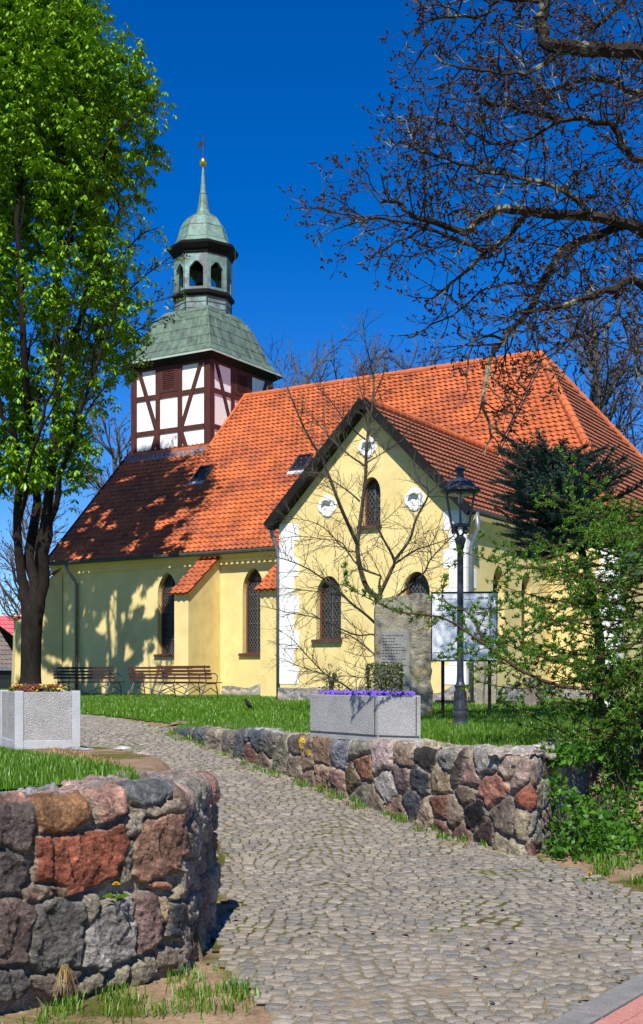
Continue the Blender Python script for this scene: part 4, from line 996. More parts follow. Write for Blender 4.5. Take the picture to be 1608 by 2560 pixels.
dm = MB(); DP = [(1.30, 16.80), (1.12, 16.90), (1.00, 17.06), (.93, 17.30), (.86, 17.55), (.75, 17.78), (.58, 17.98), (.38, 18.10), (.25, 18.20), (.20, 18.35), (.155, 18.6), (.115, 18.95), (.075, 19.4), (.05, 19.75), (.035, 19.98)]
dm.lathe(DP, 8, (tcx, tcy)); dome = dm.build('dome', M['copper_light'], tower)
sm = MB()
for k in range(8):
    for (r0, z0), (r1, z1) in zip(DP[:-4], DP[1:-3]): sm.bar((*octv(r0 + .005, k), z0), (*octv(r1 + .005, k), z1), .025, .025)
for i in (2, 4, 6, 8, 11):
    r0, z0 = DP[i]
    for k in range(8): sm.bar((*octv(r0 + .004, k), z0), (*octv(r0 + .004, k + 1), z0), .018, .018)
sm.build('seam', M['copper'], dome)
bo = MB(); bo.lathe([(.02, 19.97), (.06, 20.0), (.115, 20.06), (.135, 20.13), (.14, 20.16), (.135, 20.19), (.115, 20.26), (.06, 20.32), (.02, 20.34)], 16, (tcx, tcy)); bo.build('ball', M['gold'], dome, smooth=True)
vn = MB(); vn.tube([(tcx, tcy, 20.3), (tcx, tcy, 21.15)], .016, 6)
ud = Vector((-.854, -.521, 0)) if False else Vector((-.80, -.50, 0))
fl = [(0, 20.74), (0, 21.02), (.20, 20.98), (.34, 20.99), (.27, 20.93), (.35, 20.90), (.27, 20.85), (.36, 20.79), (.18, 20.77)]
vn.add([tuple(Vector((tcx, tcy, z)) + Vector((-.86 * a, .1 * a, 0)) + Vector((0, .008, 0))) for a, z in fl] + [tuple(Vector((tcx, tcy, z)) + Vector((-.86 * a, .1 * a, 0)) - Vector((0, .008, 0))) for a, z in fl],
       [tuple(range(9)), tuple(range(17, 8, -1))] + [(i, (i + 1) % 9, 9 + (i + 1) % 9, 9 + i) for i in range(9)])
vn.tube([(tcx - .06, tcy, 21.14), (tcx + .06, tcy, 21.2)], .015, 5); vn.tube([(tcx - .05, tcy, 21.22), (tcx + .05, tcy, 21.12)], .015, 5)
vn.build('weathervane', M['iron'], dome)
cl = MB(); cl.tube([(tcx + 1.25, tcy + .35, 16.75), (tcx + 1.24, tcy + .33, 15.8), (tcx + 1.20, tcy + .33, 14.9)], .012, 4); cl.build('cable', M['seam'], drum)
# ------------------------------------------------------------------ planters
def ground_at(x, y): return H1(x, y)
def flowers(name, spots, mats, r, parent, seed, stalk=.04):
    """small five-petalled blooms over a leafy base"""
    g = R; b = MB()
    for (x, y, z) in spots:
        m = g.randrange(len(mats)); c = Vector((x, y, z)); n = Vector((g.uniform(-.5, .5), g.uniform(-1, .1), g.uniform(.2, .9))).normalized()
        a = n.cross(Vector((0, 0, 1))).normalized(); t = n.cross(a)
        vs = [tuple(c + n * .006)]
        rr = r * g.uniform(.7, 1.2)
        for k in range(10):
            an = k * math.pi / 5; q = rr * (1.0 if k % 2 == 0 else .62)
            vs.append(tuple(c + a * q * math.cos(an) + t * q * math.sin(an)))
        b.add(vs, [(0, 1 + k, 1 + (k + 1) % 10) for k in range(10)], m)
    return b.build(name, mats, parent)
def leaf_cloud(name, P, size, m, parent=None, seed=0, droop=.3, ratio=.55):
    """one small pointed leaf (two triangles folded along its rib) at each point"""
    g = np.random.default_rng(seed); n = len(P); P = np.asarray(P, float)
    d = g.normal(size=(n, 3)); d[:, 2] -= droop; d /= np.linalg.norm(d, axis=1, keepdims=True)
    u = g.normal(size=(n, 3)); s = np.cross(d, u); s /= np.linalg.norm(s, axis=1, keepdims=True); nn = np.cross(s, d)
    L = size * g.uniform(.65, 1.3, (n, 1)); W = L * ratio * .5
    V = np.zeros((n, 4, 3)); V[:, 0] = P; V[:, 1] = P + d * L * .45 + s * W + nn * W * .3; V[:, 2] = P + d * L; V[:, 3] = P + d * L * .45 - s * W + nn * W * .3
    o = np.arange(n)[:, None] * 4; Fq = np.concatenate([o + [0, 1, 2], o + [0, 2, 3]], 1).reshape(-1, 3)
    return raw(name, V.reshape(-1, 3), Fq, m, parent)

# the planter by the ramp: square box of washed-aggregate panels between smooth posts
def aggregate_planter():
    th = math.atan2(.41, .91); cx, cy, z = -2.47, 12.3, .865
    t = thing('planter', 'square washed-aggregate concrete planter full of orange and maroon pansies beside the bench lawn', 'planter', (cx, cy, z), th)
    L, D, Hh_ = .66, .95, .585          # local: face runs to -x from the corner, depth +y
    b = MB(); w = .085
    for x0 in (-L, -w):
        for y0 in (0, D - w): b.box((x0, y0, -.15), (x0 + w, y0 + w, Hh_))
    b.box((-L + w, .004, -.15), (-w, w - .01, .085)); b.box((-L + w, D - w + .01, -.15), (-w, D - .004, .085))
    for x0 in (-L + .004, -w + .01): b.box((x0, w, -.15), (x0 + w - .014, D - w, .085))
    b.build('post', M['concrete'], t, bevel=.006)
    p = MB()
    p.box((-L + w, .012, .085), (-w, w - .016, Hh_ - .012)); p.box((-L + w, D - w + .016, .085), (-w, D - .012, Hh_ - .012))
    p.box((-L + .012, w, .085), (-L + w - .016, D - w, Hh_ - .012)); p.box((-w + .016, w, .085), (-.012, D - w, Hh_ - .012))
    p.build('panel', M['aggregate'], t, bevel=.004)
    s = MB(); s.box((-L + .07, .07, .2), (-.07, D - .07, Hh_ - .05)); s.build('earth', M['soil'], t)
    sp = [(R.uniform(-L + .1, -.16), R.uniform(.09, D - .1), Hh_ + R.uniform(-.03, .06)) for _ in range(420)]
    f = flowers('pansy', sp[:330], [M['maroonfl']] * 7 + [M['orangefl'], M['yellowfl']], .019, t, 1); f["kind"] = 'stuff'
    lc = leaf_cloud('foliage', [(a, b_, c - .03) for a, b_, c in sp for _ in range(3)], .05, M['box'], t, 2)
aggregate_planter()

def grey_planter():
    A = np.array([-.135, 14.0]); B = np.array([.606, 12.9]); Cc = np.array([1.042, 12.62]); Dd = np.array([1.09, 13.25]); E = np.array([.40, 14.6])
    z0, z1 = .885, 1.387
    t = thing('planter', 'long grey stone planter with violet flowers and clipped boxwood, standing on the wall', 'planter', (B[0], B[1], z0))
    P = [q - B for q in (A, B, Cc, Dd, E)]; n = 5; c = sum(P) / n
    b = MB(); inn = [c + (q - c) * .86 for q in P]
    h = z1 - z0
    b.add([(*q, .0) for q in P] + [(*q, h) for q in P] + [(*q, h) for q in inn] + [(*q, h - .09) for q in inn],
          [(i, (i+1) % n, n + (i+1) % n, n + i) for i in range(n)] + [(n + i, n + (i+1) % n, 2*n + (i+1) % n, 2*n + i) for i in range(n)] + [(2*n + i, 2*n + (i+1) % n, 3*n + (i+1) % n, 3*n + i) for i in range(n)] + [tuple(range(n))[::-1]])
    b.build('box', M['granite_pl'], t, bevel=.008)
    s = MB(); s.poly([(*q, h - .05) for q in inn]); s.build('earth', M['soil'], t)
    ft = MB()
    for p, q in ((P[0], P[1]), (P[1], P[2])):
        d = (q - p) / np.linalg.norm(q - p); o = np.array([d[1], -d[0]])
        a = p + d * .012 + o * .004; e = q - d * .012 + o * .004
        ft.bar((*a, .075), (*e, .075), .008, .012); 
        ft.bar((*(q - d * .05 + o * .002), .09), (*(q - d * .05 + o * .002), h - .01), .012, .008, up=(d[0], d[1], 0))
    ft.build('joint', M['seam'], t)
    sp = []
    for _ in range(520):
        u = R.random(); v = R.random(); f_ = P[0] + (P[1] - P[0]) * u; q = c + (f_ - c) * (.78 + .08 * v)
        if R.random() < .4: f_ = P[1] + (P[2] - P[1]) * u; q = c + (f_ - c) * .8
        sp.append((q[0] + R.uniform(-.02, .05), q[1] + R.uniform(0, .08), h + R.uniform(-.04, .045)))
    f = flowers('violet', sp, [M['violetfl']], .020, t, 3); f["kind"] = 'stuff'
    leaf_cloud('foliage', [(a, b_, c_ - .03) for a, b_, c_ in sp], .035, M['box'], t, 4)
    return np.array([B[0], B[1], z0]) + 0 * h
grey_planter()
def shrub(name, label, cat, c, size, n, leaf, m, seed, tight=True, stems=12):
    t = thing(name, label, cat, tuple(c)); g = np.random.default_rng(seed); w, d, h = size
    if tight:
        P = g.uniform(-.5, .5, (n, 3)); ax = g.integers(0, 3, n); sg = g.choice([-.5, .5], n); k = g.random(n) < .75
        P[np.arange(n)[k], ax[k]] = sg[k] * g.uniform(.86, 1.06, k.sum()); P = P * [w, d, h] + [0, 0, h / 2]
    else:
        P = g.normal(size=(n, 3)) * .33 * np.array([w, d, h]) * .8 + [0, 0, h * .5]
    leaf_cloud('foliage', P, leaf, m, t, seed)
    b = MB()
    for _ in range(stems):
        e = Vector((R.uniform(-.4, .4) * w, R.uniform(-.4, .4) * d, R.uniform(.6, .95) * h)); b.tube([(0, 0, 0), tuple(e * .5 + Vector((0, 0, .05))), tuple(e)], [.008, .006, .003], 4)
    b.build('stem', M['bark_young'], t); return t
p = pt(961, 1738, 13.75); shrub('boxwood', 'clipped square boxwood bush behind the violet flowers, in front of the stone stele', 'bush', (p[0], p[1], 1.33), (.40, .32, .40), 2600, .032, M['box'], 41)
p = pt(828, 1738, 14.05); shrub('shrub', 'thin half-bare shrub at the west end of the grey planter', 'bush', (p[0], p[1], 1.33), (.20, .2, .38), 330, .032, M['box'], 42, False, 16)

# ------------------------------------------------------------------ street lamp
def street_lamp():
    p = gpt(1151, 17.0); z0 = p[2]
    t = thing('street_lamp', 'dark grey cast-iron street lamp with a glass lantern on the lawn', 'street lamp', (p[0], p[1], z0 - .03))
    k = 17.0 / 3000
    Z = lambda y: (1812 - y) * k + .03; W = lambda w: w / 2 * k
    b = MB()
    prof = [(W(42), -.1), (W(42), Z(1812)), (W(36), Z(1806)), (W(33), Z(1797)), (W(36), Z(1790)), (W(39), Z(1784)), (W(38), Z(1779)), (W(33), Z(1777)), (W(33), Z(1773)), (W(35), Z(1771)), (W(34), Z(1768)), (W(30), Z(1750)), (W(26), Z(1732)), (W(25), Z(1720)), (W(32), Z(1713)), (W(24), Z(1710)), (W(19), Z(1702)), (W(17), Z(1680))]
    b.lathe(prof, 24); 
    for i in range(8):            # relief leaves on the pedestal
        a = i * math.pi / 4 + .2
        for (r0, y0, r1, y1, w) in ((31, 1765, 29, 1745, .05), (29, 1745, 27, 1726, .035)):
            b.bar((W(r0) * math.cos(a), W(r0) * math.sin(a), Z(y0)), (W(r1 + 1) * math.cos(a + .18 * (-1) ** i), W(r1 + 1) * math.sin(a + .18 * (-1) ** i), Z(y1)), w * .6, .03, up=(math.cos(a), math.sin(a), 0))
    b.build('base', M['iron'], t, auto=40)
    c = MB(); c.lathe([(W(17), Z(1690)), (W(16), Z(1500)), (W(15.5), Z(1372)), (W(21), Z(1366)), (W(21), Z(1362)), (W(22), Z(1360)), (W(28), Z(1350)), (W(29), Z(1346)), (W(20), Z(1341)), (W(13), Z(1336))], 20); c.build('column', M['iron'], t, auto=40)
    d = MB()
    for i in range(4):            # scrolled brackets under the lantern
        a = i * math.pi / 2 + math.pi / 4; q = lambda r, y: (r * math.cos(a), r * math.sin(a), Z(y))
        d.tube([q(W(12), 1345), q(W(14), 1335), q(W(30), 1322), q(W(46), 1318), q(W(52), 1322), q(W(50), 1330), q(W(42), 1331), q(W(40), 1326)], .014, 6)
        d.tube([q(W(14), 1338), q(W(24), 1330), q(W(26), 1318)], .012, 6)
    d.lathe([(W(50), Z(1319)), (W(54), Z(1316)), (W(54), Z(1312)), (W(48), Z(1309))], 6, rot=math.radians(30)); br = d.build('bracket', M['iron'], t)
    l = MB(); n = 6; ro = math.radians(24)
    for i in range(n):
        a = ro + i * 2 * math.pi / n
        l.bar((W(50) * math.cos(a), W(50) * math.sin(a), Z(1311)), (W(80) * math.cos(a), W(80) * math.sin(a), Z(1232)), .028, .02, up=(math.cos(a), math.sin(a), 0))
    l.lathe([(W(84), Z(1234)), (W(104), Z(1228)), (W(98), Z(1222)), (W(80), Z(1218)), (W(74), Z(1212)), (W(56), Z(1202)), (W(34), Z(1196)), (W(20), Z(1192)), (W(17), Z(1178)), (W(24), Z(1174)), (W(28), Z(1172)), (W(10), Z(1165)), (W(3), Z(1161))], 24)
    ln = l.build('lantern', M['iron'], t, auto=40)
    g_ = MB()
    for i in range(n):
        a = ro + i * 2 * math.pi / n; a2 = ro + (i + 1) * 2 * math.pi / n
        g_.poly([(W(49) * math.cos(a), W(49) * math.sin(a), Z(1311)), (W(49) * math.cos(a2), W(49) * math.sin(a2), Z(1311)), (W(79) * math.cos(a2), W(79) * math.sin(a2), Z(1232)), (W(79) * math.cos(a), W(79) * math.sin(a), Z(1232))])
    g_.build('glass', M['glass'], ln)
    bu = MB(); bu.lathe([(.05, Z(1233)), (W(22), Z(1236)), (W(14), Z(1240)), (W(9), Z(1244)), (W(12), Z(1252)), (W(9), Z(1257)), (.004, Z(1259))], 14); bu.build('bulb', M['bulb'], ln, smooth=True)
street_lamp()

# ------------------------------------------------------------------ information sign
def info_sign():
    pa = gpt(1108, 20.0); pb = gpt(1223, 19.9); z0 = pa[2]; k = 20.0 / 3000
    t = thing('information_sign', 'white printed notice board on two dark posts behind the street lamp', 'sign', tuple(pa), math.atan2(pb[1] - pa[1], pb[0] - pa[0]))
    Z = lambda y: (1788 - y) * k; X = lambda x: (x - 1108) * k
    for x in (1107, 1223):
        b = MB(); b.box((X(x) - .028, .03, -.15), (X(x) + .028, .085, Z(1490))); b.build('post', M['black'], t)
    b = MB(); b.box((X(1079), 0, Z(1649)), (X(1244), .028, Z(1479))); pn = b.build('panel', M['paper'], t)
    f = MB(); w = .022
    for lo, hi in (((X(1078), -.006, Z(1651)), (X(1245), .03, Z(1649) + w * .4)), ((X(1078), -.006, Z(1479) - w * .6), (X(1245), .03, Z(1477))), ((X(1078), -.006, Z(1649) + w * .4), (X(1078) + w * .8, .03, Z(1479) - w * .6)), ((X(1240), -.006, Z(1649) + w * .4), (X(1241.5), .03, Z(1479) - w * .6))): f.box(lo, hi)
    f.build('frame', M['black'], t)
    def txt(s, x, y, size, m):
        cu = bpy.data.curves.new('lettering', 'FONT'); cu.body = s; cu.size = size; cu.extrude = .001; cu.offset = .0028; cu.align_x = 'LEFT'; cu.materials.append(m)
        tmp = bpy.data.objects.new('lettering', cu); me = bpy.data.meshes.new_from_object(tmp); bpy.data.objects.remove(tmp); o = bpy.data.objects.new('lettering', me); COL.objects.link(o); o.parent = pn; o.location = (X(x), -.0025, Z(y)); o.rotation_euler = (math.radians(90), 0, 0)
    txt('LECH KACZYŃSKI  PREZYDENT RZ', 1089, 1524, .066, M['ink'])
    txt('Prezydenta RP', 1182, 1533, .056, M['ink_grey'])
    txt('GMINA', 1191, 1496, .06, M['ink_grey'])
    for y, x0, x1 in ((1496, 1089, 1140), (1497, 1160, 1182), (1538, 1105, 1136), (1556, 1112, 1142), (1560, 1112, 1140), (1564, 1114, 1141), (1548, 1195, 1226), (1552, 1190, 1226), (1556, 1192, 1224), (1560, 1190, 1226), (1564, 1194, 1222), (1582, 1200, 1216), (1630, 1085, 1105)):
        b = MB(); x = x0
        while x < x1:
            wd = R.uniform(2, 5); b.add([(X(x), -.002, Z(y)), (X(min(x + wd, x1)), -.002, Z(y)), (X(min(x + wd, x1)), -.002, Z(y - 2.2)), (X(x), -.002, Z(y - 2.2))], [(0,1,2,3)]); x += wd + 1.2
        b.build('printed_line', M['ink_grey'], pn)
info_sign()

# ------------------------------------------------------------------ memorial stele
def stele():
    Y = 20.3; p = gpt(1012, Y); k = Y / 3000
    t = thing('memorial_stele', 'tall rough grey memorial stone with an engraved plaque beside the notice board', 'monument', tuple(p), math.radians(0))
    Z = lambda y: (1783 - y) * k; X = lambda x: (x - 1012) * k
    out = [(938, 1792), (938, 1510), (944, 1500), (958, 1490), (985, 1485), (1010, 1483), (1030, 1481), (1046, 1477), (1060, 1478), (1077, 1482), (1077, 1590), (1078, 1690), (1081, 1720), (1082, 1792)]
    n = len(out); b = MB(); 
    nz = 40; front = []; back = []
    bm = bmesh.new()
    vs = [bm.verts.new((X(x), 0, Z(y))) for x, y in out]; f = bm.faces.new(vs[::-1])
    r = bmesh.ops.extrude_face_region(bm, geom=[f]); bmesh.ops.translate(bm, vec=(0, .34, 0), verts=[e for e in r['geom'] if isinstance(e, bmesh.types.BMVert)])
    bmesh.ops.triangulate(bm, faces=bm.faces[:]); 
    for _ in range(5): 
        es = [e for e in bm.edges if e.calc_length() > .07]
        if not es: break
        bmesh.ops.subdivide_edges(bm, edges=es, cuts=1); bmesh.ops.triangulate(bm, faces=[f for f in bm.faces if len(f.verts) > 3])
    bmesh.ops.recalc_face_normals(bm, faces=bm.faces[:]); bm.normal_update()
    for v in bm.verts:
        rough = 1.0 if v.co.x > X(1026) else .35
        v.co += v.normal * (noise.fractal(v.co * 6, 1, 2, 4) * .035 * rough)
        if v.co.x > X(1026) and v.normal.y < -.3: v.co.y -= .03 - .05 * (v.co.x - X(1026))
    me = bpy.data.meshes.new('slab'); bm.to_mesh(me); bm.free(); me.materials.append(M['stele']); o = bpy.data.objects.new('slab', me); COL.objects.link(o); o.parent = t
    q = MB(); q.box((X(951), -.04, Z(1770)), (X(1024), .02, Z(1572))); pl = q.build('plaque', M['plaque'], t, bevel=.004)
    l = MB()
    for i in range(23):
        z = 1582 + i * 7.4; x = 956; x1 = R.uniform(985, 1018)
        while x < x1:
            wd = R.uniform(2, 7); l.add([(X(x), -.042, Z(z + 2.6)), (X(min(x + wd, x1)), -.042, Z(z + 2.6)), (X(min(x + wd, x1)), -.042, Z(z)), (X(x), -.042, Z(z))], [(0,1,2,3)]); x += wd + R.uniform(1.5, 3.5)
    l.build('engraved_lettering', M['ink'], pl)
    e = MB(); e.add([(X(981), -.03, Z(1497)), (X(993), -.03, Z(1497)), (X(992), -.03, Z(1510)), (X(990), -.03, Z(1514)), (X(984), -.03, Z(1513)), (X(981), -.03, Z(1506)), (X(981), .03, Z(1497)), (X(993), .03, Z(1497)), (X(992), .03, Z(1510)), (X(990), .03, Z(1514)), (X(984), .03, Z(1513)), (X(981), .03, Z(1506))], [(0,1,2,3,4,5)] + [(i, (i+1) % 6, 6 + (i+1) % 6, 6 + i) for i in range(6)]); e.build('emblem', M['plaque'], t)
stele()

# ------------------------------------------------------------------ benches
def bench(px, Y, label, m, L=2.0, flip=False, rz=None):
    p = gpt(px, Y); t = thing('park_bench', label, 'bench', tuple(p), math.atan2(-.521, .854) if rz is None else rz, 'iron and slat benches by the church wall')
    b = MB()
    for i, (y, z) in enumerate(((.02, .86), (.045, .755), (.07, .66), (.095, .565))): b.bar((-L/2, y, z), (L/2, y, z), .022, .062, up=(0, .25, 1))
    b.build('backrest', m, t)
    s = MB()
    for i in range(5): s.bar((-L/2, .16 + i * .095, .43 + .012 * (i > 1) ), (L/2, .16 + i * .095, .43 + .012 * (i > 1)), .075, .024)
    s.build('seat', m, t)
    for x in (-L/2 + .18, L/2 - .18):
        f = MB(); r = .016
        f.tube([(x, -.22, 0), (x, -.02, .24), (x, .10, .42), (x, .07, .62), (x, .0, .90)], r, 6)
        f.tube([(x, .62, 0), (x, .58, .25), (x, .52, .42), (x, .12, .41)], r, 6)
        f.tube([(x, .56, .42), (x, .60, .62), (x, .50, .68), (x, .05, .70)], r * .9, 6)
        f.tube([(x, -.10, .14), (x, .30, .30), (x, .58, .16)], r * .8, 6)
        f.build('leg', M['iron'], t)
    x0, x1 = -L/2 + .18, L/2 - .18
    f = MB(); f.tube([(x0, .1, .40), (0, .2, .10), (x1, .1, .40)], .012, 5); f.tube([(x0, .0, .22), (x0 + .5, .12, .41)], .012, 5); f.tube([(x1, .0, .22), (x1 - .5, .12, .41)], .012, 5); f.build('brace', M['iron'], t)
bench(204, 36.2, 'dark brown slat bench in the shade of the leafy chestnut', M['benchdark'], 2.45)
bench(398, 35.4, 'red-brown slat bench half hidden behind another bench', M['benchwood'], 2.45)
bench(456, 32.0, 'red-brown slat bench with curled iron arms, in front of its neighbour on the sunny grass', M['benchwood'], 1.8)

# ------------------------------------------------------------------ a black bird on the grass
def bird():
    p = gpt(620, 22.4); t = thing('bird', 'small black bird standing upright on the shaded lawn', 'bird', tuple(p), math.radians(200))
    b = MB()
    sp = [(-.12, 0, .012), (-.085, 0, .035), (-.05, 0, .075), (-.015, 0, .115), (.015, 0, .15), (.03, 0, .178), (.04, 0, .198), (.055, 0, .212), (.072, 0, .214), (.10, 0, .206)]
    b.tube(sp, [.006, .016, .034, .043, .040, .029, .025, .024, .012, .001], 12); b.build('body', M['bird'], t, smooth=True)
    l = MB()
    for s in (-.016, .016): l.tube([(-.01, s, .08), (.0, s, .03), (.004, s, .0)], .004, 5); l.tube([(-.012, s, .002), (.026, s, .003)], .003, 4)
    l.build('leg', M['bird'], t)
    e = MB(); e.tube([(.058, -.026, .218), (.058, .026, .218)], .004, 8); e.build('eye', M['gold'], t)
    w = MB()
    for s in (-1, 1): w.tube([(.0, s * .040, .145), (-.03, s * .044, .105), (-.075, s * .030, .05), (-.10, s * .012, .022)], [.012, .02, .013, .003], 7)
    w.build('wing', M['bird'], t, smooth=True)
bird()

# ------------------------------------------------------------------ dandelions, loose stones, kerb, far houses
def dandelion(x, y, z, label, h=.09):
    t = thing('dandelion', label, 'flower', (x, y, z), 0, 'dandelions in the grass')
    b = MB(); b.tube([(0, 0, -.02), (.004, 0, h * .5), (0, -.01, h)], .0025, 4); b.build('stem', M['grass'], t)
    f = MB()
    for ring, (n, r, zz) in enumerate(((16, .024, .0), (12, .017, .006), (8, .009, .010))):
        for k in range(n):
            a = k * 2 * math.pi / n + ring; c, s = math.cos(a), math.sin(a); w = .0045
            f.add([(0, -.01, h + zz), (r * .6 * c - w * s, r * .6 * s + w * c - .01, h + zz + .006), (r * c, r * s - .01, h + zz + .003), (r * .6 * c + w * s, r * .6 * s - w * c - .01, h + zz + .006)], [(0, 1, 2, 3)])
    f.build('petal', M['yellowfl'], t)
    l = MB()
    for k in range(7):
        a = k * .9; l.add([(0, 0, 0), (.04 * math.cos(a + .15), .04 * math.sin(a + .15), .025), (.08 * math.cos(a), .08 * math.sin(a), .012), (.04 * math.cos(a - .15), .04 * math.sin(a - .15), .025)], [(0,1,2), (0,2,3)])
    l.build('leaf', M['grass'], t)
for px, Y, lb in ((742, 14.6, 'dandelion beside the foot of the grey planter on the wall'), (1124, 16.6, 'yellow dandelion at the foot of the street lamp'), (1194, 20.6, 'small dandelion between the lamp and the sign post'),
                  (222, 21.0, 'lone dandelion at the edge of the lawn past the aggregate planter'), (1473, 9.35, 'dandelion among the weeds below the ivy')):
    q = gpt(px, Y); dandelion(q[0], q[1], q[2], lb, .06)
s0, t0 = lw_st(712, 1378); q = LA + LD * s0 - LN * .10; dandelion(q[0], q[1] - .0, LT + t0 - .06, 'dandelion sprouting from a joint of the near stone wall', .07)
def loose_stone(px, Y, w, d, h, label, c, seed):
    q = gpt(px, Y); bm = bmesh.new(); bmesh.ops.create_icosphere(bm, subdivisions=4, radius=1)
    for v in bm.verts:
        f = 1 + .35 * noise.noise(v.co * 1.6 + Vector((seed, 0, 0))) + .1 * noise.noise(v.co * 5); v.co = Vector((v.co.x * w * f, v.co.y * d * f, max(-.3, v.co.z) * h * f))
    me = bpy.data.meshes.new('loose_stone'); bm.to_mesh(me); bm.free(); me.materials.append(M['stone'])
    ca = me.color_attributes.new("Col", 'FLOAT_COLOR', 'POINT'); ca.data.foreach_set("color", np.tile(np.array((*c, 1), np.float32), len(me.vertices)))
    me.polygons.foreach_set("use_smooth", [True] * len(me.polygons))
    o = bpy.data.objects.new('flat_stone', me); COL.objects.link(o); o.location = (q[0], q[1], q[2] + h * .1); tag(o, label, 'stone', 'flat stones set in the bare apron')
loose_stone(438, 7.35, .12, .09, .045, 'flat pink stone capping the end of the near wall', (.45, .22, .17), 1)
loose_stone(352, 11.6, .09, .06, .03, 'pale pink flat stone lying in the dirt beside the path', (.40, .33, .28), 2)
loose_stone(305, 12.0, .10, .05, .02, 'white flat stone lying in the dirt beside the path', (.50, .48, .45), 3)
loose_stone(190, 11.7, .15, .07, .02, 'grey flat stone sunk before the aggregate planter', (.30, .30, .31), 4)
loose_stone(470, 17.6, .24, .12, .03, 'dark flat slab where the long wall meets the lawn', (.24, .18, .15), 5)
# straw clump hanging at the foot of the near wall
def straw():
    s0, t0 = lw_st(385, 1900); b = MB()
    for _ in range(34):
        a = LA + LD * (s0 + R.uniform(-.015, .015)) - LN * .07; z = LT + t0 + R.uniform(-.02, .0); e = a + LD * R.uniform(-.05, .09) - LN * R.uniform(.03, .11)
        b.tube([(a[0], a[1], z), ((a[0] + e[0]) / 2, (a[1] + e[1]) / 2 - .01, z - .03), (e[0], e[1], R.uniform(.0, .13))], [.0018, .0016, .0008], 3, cap=False)
    tag(b.build('dead_grass_clump', M['drygrass']), 'clump of dead straw hanging at the foot of the near wall', 'dry grass')
straw()
kb2 = MB(); a = gpt(1090, 26.0); b_ = gpt(1620, 24.0); kb2.bar((a[0], a[1], a[2] + .02), (b_[0], b_[1], b_[2] + .02), .12, .16); tag(kb2.build('lawn_kerb', M['bark_grey']), 'low dark stone edging along the church side of the lamp lawn', 'kerb')
def slabs():
    for i, (px, w, h, y, lb) in enumerate(((1200, .16, .95, 25.2, 'narrow grey stone slab leaning behind the notice board'), (1226, .26, 1.05, 25.4, 'wide grey stone slab leaning behind the notice board'), (1330, .3, .6, 25.0, 'low brown stone slab standing under the larch'), (1510, .3, .55, 22.5, 'white marble slab standing beside the spruce trunk'))):
        q = gpt(px, y); bm = bmesh.new(); bmesh.ops.create_cube(bm, size=1)
        bmesh.ops.subdivide_edges(bm, edges=bm.edges[:], cuts=4, use_grid_fill=True)
        for v in bm.verts: v.co = Vector((v.co.x * w, v.co.y * .12, (v.co.z + .5) * h)); v.co += Vector((1, 1, 1)) * noise.noise(v.co * 4 + Vector((i, 0, 0))) * .025
        me = bpy.data.meshes.new('stone_slab'); bm.to_mesh(me); bm.free(); me.materials.append(M['white'] if i == 3 else (M['stele'] if i < 2 else M['oldtile']))
        o = bpy.data.objects.new('stone_slab', me); COL.objects.link(o); o.location = tuple(q); o.rotation_euler = (-.12, 0, R.uniform(-.5, .2)); tag(o, lb, 'stone slab')
slabs()
def house(px0, px1, Y, yeave, yridge, lab, wallm, roofm, depth, tiles=True, cut=0):
    a = pt(px0, yeave, Y); b = pt(px1, yeave, Y); zr = pt(px0, yridge, Y + depth / 2)[2]; t = thing('house', lab, 'house', (a[0], Y, .9))
    W = b[0] - a[0]; ze = a[2] - .9; zr -= .9
    w = MB(); w.add([(0,0,-.5), (W,0,-.5), (W,depth,-.5), (0,depth,-.5), (0,0,ze), (W,0,ze), (W,depth,ze), (0,depth,ze), (0,depth/2,zr - .1), (W,depth/2,zr - .1)], [(0,1,5,4), (1,2,6,9,5), (2,3,7,6), (3,0,4,8,7)]); w.build('wall', wallm, t)
    r = MB(); es = Vector((0, depth / 2 + .3, zr - ze + .1)); S = es.length; es.normalize(); nn = Vector((0, -es.z, es.y))
    tile_roof(r, (0, -.3, ze - .1), (1, 0, 0), es, nn, S, lambda s: -.3, lambda s: W + .3 - cut * s, seed=9, dh=.4, lift=.06)
    r.poly([(-.3, depth + .3, ze - .1), (W + .3, depth + .3, ze - .1), (W + .3 - cut * S, depth / 2, zr), (-.3, depth / 2, zr)])
    ro = r.build('roof', roofm, t)
    g_ = MB(); g_.bar((-.3, -.36, ze - .12), (W + .3, -.36, ze - .12), .12, .12); g_.build('gutter', M['zinc'], t)
    for x in np.arange(.6, W - 1.0, 2.2):
        d = MB(); d.box((x, -.03, ze - 1.5), (x + .9, .0, ze - .4)); d.build('window', M['glassdark'], t)
house(-500, 46, 58, 1667, 1550, 'low house with grey-brown tiles glimpsed left of the chestnut trunk'.replace('left of', 'beyond'), M['housewall'], M['oldtile'], 7, cut=.55)
house(-420, 120, 68, 1655, 1540, 'house with a pink-red sheet roof behind the grey-tiled one', M['housewall'], M['pinkroof'], 6)
# ------------------------------------------------------------------ trees
def smooth_path(P, n):
    P = np.asarray(P, float); m = len(P)
    if m < 3: return np.linspace(P[0], P[-1], n)
    Q = np.concatenate([[2 * P[0] - P[1]], P, [2 * P[-1] - P[-2]]]); out = []
    for t in np.linspace(0, m - 1 - 1e-6, n):
        i = int(t); f = t - i; a, b, c, d = Q[i], Q[i + 1], Q[i + 2], Q[i + 3]
        out.append(.5 * (2 * b + (c - a) * f + (2 * a - 5 * b + 4 * c - d) * f * f + (3 * b - a - 3 * c + d) * f ** 3))
    return np.array(out)
TG = np.random.default_rng(99)
def rnd_dir(t, spread, flat=None):
    v = TG.normal(size=3)
    if flat is not None: v *= flat
    v -= t * (v @ t); v /= max(np.linalg.norm(v), 1e-6)
    a = TG.uniform(spread * .6, spread * 1.3)
    d = t * math.cos(a) + v * math.sin(a); return d / np.linalg.norm(d)
